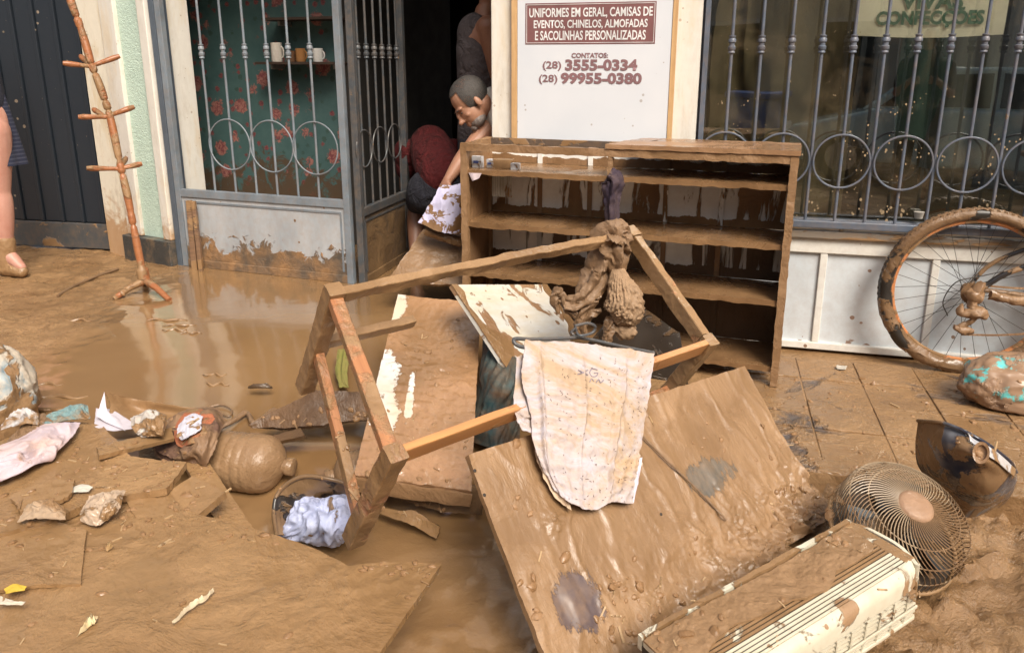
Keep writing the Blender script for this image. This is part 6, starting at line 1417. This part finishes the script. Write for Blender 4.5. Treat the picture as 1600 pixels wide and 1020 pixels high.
    for k in (-.16, .16):
        s_ = chs + Vector((0, k, .03)); e = s_ + Vector((-.03, k * .2, -.28)); w = e + Vector((-.12, 0, -.2)); limb(g, s_, e, .045, .036); limb(g, e, w, .036, .025); hand(g, w, (-.4, 0, -1), (-1, 0, 0), (0, -k, 0))
    finish(t, g, 'body', sk4, .009, 5); hair_geo(hc, M, .97).build('hair', plain('brown_hair', (.06, .035, .02), .7), t, smooth=True)
    n = N('navy_striped_cloth'); z = n.xyz()[2]; st = n.math('FRACT', n.math('MULTIPLY', z, 42)); n.out(n.mix(n.math('GREATER_THAN', st, .62), (.012, .015, .035), (.035, .038, .065)), .9)
    rows = []
    for k in range(6):
        v = k / 5; z = pc.z + .08 - v * .42; r = .105 + .05 * v; cc = Vector((pc.x + .02 + .02 * v, pc.y + .02, z)); rows.append([cc + Vector((r * (1 + .06 * math.sin(a * 7)) * math.cos(a), r * .85 * (1 + .06 * math.sin(a * 7)) * math.sin(a), 0)) for a in [2 * math.pi * i / 48 for i in range(49)]])
    patch(rows, 96, 30, .004).build('skirt', n.m, t, smooth=True)
    g = G(); limb(g, pc + Vector((0, 0, .05)), chs + Vector((0, 0, .04)), .14, .14); fuse(g.build('blouse', plain('navy_blouse', (.02, .022, .04), .9), t, smooth=True), .012, 3)
    ms = mudmat('muddy_shoe', lumps=1.); g = G(); an2 = VY(9, 378, Y); limb(g, an2, VY(11, 412, Y), .052, .058); limb(g, VY(9, 418, Y), VY(34, 424, Y - .03), .052, .040); g.warp(lambda v: v + Vector((fb(v, 20), fb(v, 20, seed=3), fb(v, 20, seed=5))) * .006); fuse(g.build('shoe', ms, t, smooth=True), .008, 2)
    g = G(); limb(g, Vector((h2.x - .33, h2.y + .1, .24)), Vector((h2.x - .15, h2.y + .1, .15)), .052, .04); fuse(g.build('shoe', ms, t, smooth=True), .008, 2)
people()

# ------------------------------------------------------------------ the other side of the street, seen mirrored in the window
def street_side():
    W = wframe((1.0, -3.4), 0); t = thing('parked_car', 'white and teal hatchback parked across the street, seen only mirrored in the shop window', 'car', W=Matrix.Translation((1.9, -3.9, 0)))
    body = plain('teal_white_car_paint', (.42, .60, .60), .2, .1, 2, coat=.6, c2=(.55, .68, .68)); gl = plain('dark_car_glass', (.02, .03, .03), .05); bk = plain('tyre_black', (.02, .02, .02), .8); mt = plain('wheel_silver', (.45, .45, .45), .3, metal=.7)
    prof = [(-.1, .25), (-.05, .62), (.05, .72), (.85, .90), (1.0, .95), (3.75, .98), (3.85, .80), (3.85, .25)]
    def ext(P, y0, y1, inset=0): g = G(); n = len(P); g.v = [Vector((x, y0, z - .12)) for x, z in P] + [Vector((x, y1, z - .12)) for x, z in P]; g.f = [tuple(range(n)), tuple(reversed(range(n, 2 * n)))] + [(i, n + i, n + (i + 1) % n, (i + 1) % n) for i in range(n)]; return g
    X0 = .15; sft = lambda P: [(x + X0, z) for x, z in P]
    ext(sft(prof), -5.0, -3.4).build('car_body', body, t, bevel=.05)
    cab = [(.85, .93), (1.45, 1.42), (1.7, 1.47), (3.1, 1.47), (3.35, 1.40), (3.75, .97)]; ext(sft(cab), -4.9, -3.5).build('cabin', body, t, bevel=.04)
    for P in ([(1.08, .98), (1.52, 1.36), (2.3, 1.40), (2.3, .99)], [(2.4, .99), (2.4, 1.40), (3.1, 1.39), (3.5, 1.0)]): ext(sft(P), -3.499, -3.49).build('side_window', gl, t)
    for cx_ in (.68, 3.1):
        for y in (-3.5, -4.9):
            w = G().tube([(X0 + cx_, y - .1, .20), (X0 + cx_, y + .12, .20)], .31, 28, up=(1, 0, 0)).build('wheel', bk, t); G().tube([(X0 + cx_, y + .121, .20), (X0 + cx_, y + .13, .20)], .19, 20, up=(1, 0, 0)).build('hubcap', mt, w)
    for z in (.5,): G().b2((X0 - .12, -3.9, z), (X0 - .05, -3.5, z + .12)).build('headlight', plain('headlight_glass', (.7, .7, .7), .1), t)
    G().b2((X0 - .14, -4.95, .18), (X0 + .05, -3.42, .36)).build('bumper', plain('dark_bumper', (.05, .05, .05), .5), t, bevel=.03)
    # blue crate stack beside the car
    tb = thing('blue_crate', 'big blue plastic crate in the street, mirrored in the shop window', 'crate', loc=(-.25, -3.2, -.15)); mb = plain('blue_plastic', (.03, .12, .40), .4)
    G().b2((-.6, -3.5, -.15), (.08, -2.95, .95)).build('crate_box', mb, tb, bevel=.02); G().b2((-.64, -3.54, .95), (.12, -2.91, 1.02)).build('lid', mb, tb, bevel=.015)
    data = [(-14, -5.2, 6.5, (.65, .54, .36), 'ochre two-storey house across the street, outside the picture'), (-5.1, 2.4, 5.2, (.62, .56, .44), 'pale grey-brown shop house across the street behind the parked car'), (2.5, 7.2, 7.0, (.75, .70, .56), 'cream three-storey house across the street to the right'), (7.3, 15, 5.5, (.3, .33, .28), 'greenish house at the far end across the street')]
    for x0, x1, h, c, lb in data:
        b = thing('street_house', lb, 'building', loc=((x0 + x1) / 2, -8.5, -.16), group='houses across the street'); m = plain('house_paint', c, .85, .12, 1.5)
        G().b2((x0, -11, -.16), (x1, -8, h)).build('wall', m, b); G().b2((x0 - .1, -11.1, h), (x1 + .1, -7.7, h + .2)).build('roof', plain('roof_grey', (.15, .12, .1), .9), b)
        x = x0 + .7
        while x < x1 - 1.4:
            for z0, z1 in ((.0, 2.2), (3.3, 4.6)):
                if z1 > h - .3: continue
                w = G().b2((x, -8.0, z0), (x + 1.1, -7.97, z1)).build('window', plain('white_window_frame', (.6, .58, .52), .6), b); G().b2((x + .08, -7.969, z0 + .08), (x + 1.02, -7.96, z1 - .08)).build('glass', gl, w)
            x += 2.1
    t = thing('person', 'standing dark-clothed person in the street, mirrored in the shop window', 'person', loc=(1.75, -1.6, -.1)); g = G(); c = Vector((1.75, -1.6, 0))
    limb(g, c + Vector((0, 0, .95)), c + Vector((0, 0, 1.38)), .14, .15); limb(g, c + Vector((0, 0, 1.4)), c + Vector((0, 0, 1.52)), .09, .05); M = head_geo(g, c + Vector((0, .02, 1.64)), (-.2, 1, 0), (0, 0, 1))
    for k in (-1, 1):
        leg(g, c + Vector((k * .1, 0, .9)), c + Vector((k * .11, .02, .42)), c + Vector((k * .11, 0, -.02)), c + Vector((k * .12, .15, -.08))); s_ = c + Vector((k * .19, 0, 1.38)); e = s_ + Vector((k * .06, .02, -.28)); w = e + Vector((-k * .12, .22, .12)); limb(g, s_, e, .055, .042); limb(g, e, w, .042, .028); hand(g, w, (-k, .6, .2), (0, 0, 1), (0, 1, 0))
    finish(t, g, 'body', skinm('street_person_skin', (.25, .13, .08)), .010, 5); hair_geo(c + Vector((0, .02, 1.64)), M).build('hair', plain('black_street_hair', (.02, .018, .016), .7), t, smooth=True)
    g = G(); limb(g, c + Vector((0, 0, .92)), c + Vector((0, 0, 1.38)), .155, .168)
    for k in (-1, 1): s_ = c + Vector((k * .19, 0, 1.38)); limb(g, s_, s_ + Vector((k * .04, .01, -.2)), .072, .062); limb(g, c + Vector((k * .1, 0, .9)), c + Vector((k * .11, .02, .3)), .11, .08)
    fuse(g.build('dark_clothes', plain('black_clothes', (.02, .02, .022), .9), t, smooth=True), .013, 4)
street_side()

# ------------------------------------------------------------------ clods, chips and splashes lying on whatever is below them
def litter_on_surfaces():
    bpy.context.view_layer.update(); dg = bpy.context.evaluated_depsgraph_get(); g = G(); g2 = G()
    zones = [((90, 650), (330, 760), 90), ((180, 700), (440, 850), 80), ((0, 760), (320, 860), 60), ((560, 770), (760, 900), 80), ((360, 640), (620, 780), 90), ((930, 900), (1100, 1015), 60), ((1200, 760), (1330, 850), 70), ((1180, 590), (1600, 740), 110), ((0, 400), (210, 470), 110),
             ((0, 860), (680, 1015), 22), ((740, 600), (1280, 980), 50), ((1430, 800), (1600, 1015), 80), ((590, 470), (750, 760), 40), ((1090, 840), (1400, 1010), 10), ((600, 850), (840, 1015), 50)]
    for (x0, y0), (x1, y1), n in zones:
        for i in range(n):
            px, py = rnd.uniform(x0, x1), rnd.uniform(y0, y1); ok, loc, nr, _, o, _ = SC.ray_cast(dg, E0, ray(px, py).normalized())
            if not ok or o is None or nr.z < .25 or loc.y > 7: continue
            if any(w in o.name for w in ('cloth', 'fold', 'person', 'wire', 'slat', 'body', 'rail', 'leg', 'film', 'paper', 'scrap', 'spoke')): continue
            r = rnd.uniform(.0025, .0075) * (1.5 if rnd.random() < .12 else 1); M = Euler((0, 0, rnd.uniform(0, 3.1))).to_matrix()
            M = nr.to_track_quat('Z', 'Y').to_matrix() @ M
            if rnd.random() < .3: g2.box(loc + nr * r * .2, (r * 4.5, r * .7, r * .4), M)
            else:
                k = i + 200; g.ball(loc, (r * 1.8, r * 1.2, r * .7), M, 8, 6, lambda d_: 1 + .45 * fb(d_, 2, 2, .7, k))
    g.build('debris', mudmat('debris_mud', a=(.33, .185, .088), b=(.22, .12, .052)), kind='stuff', W=Matrix.Identity(4), smooth=True)
    g2.build('debris', mudmat('splinter_mud', (.42, .28, .15), cover=.5, mscale=9), kind='stuff', W=Matrix.Identity(4))
litter_on_surfaces()
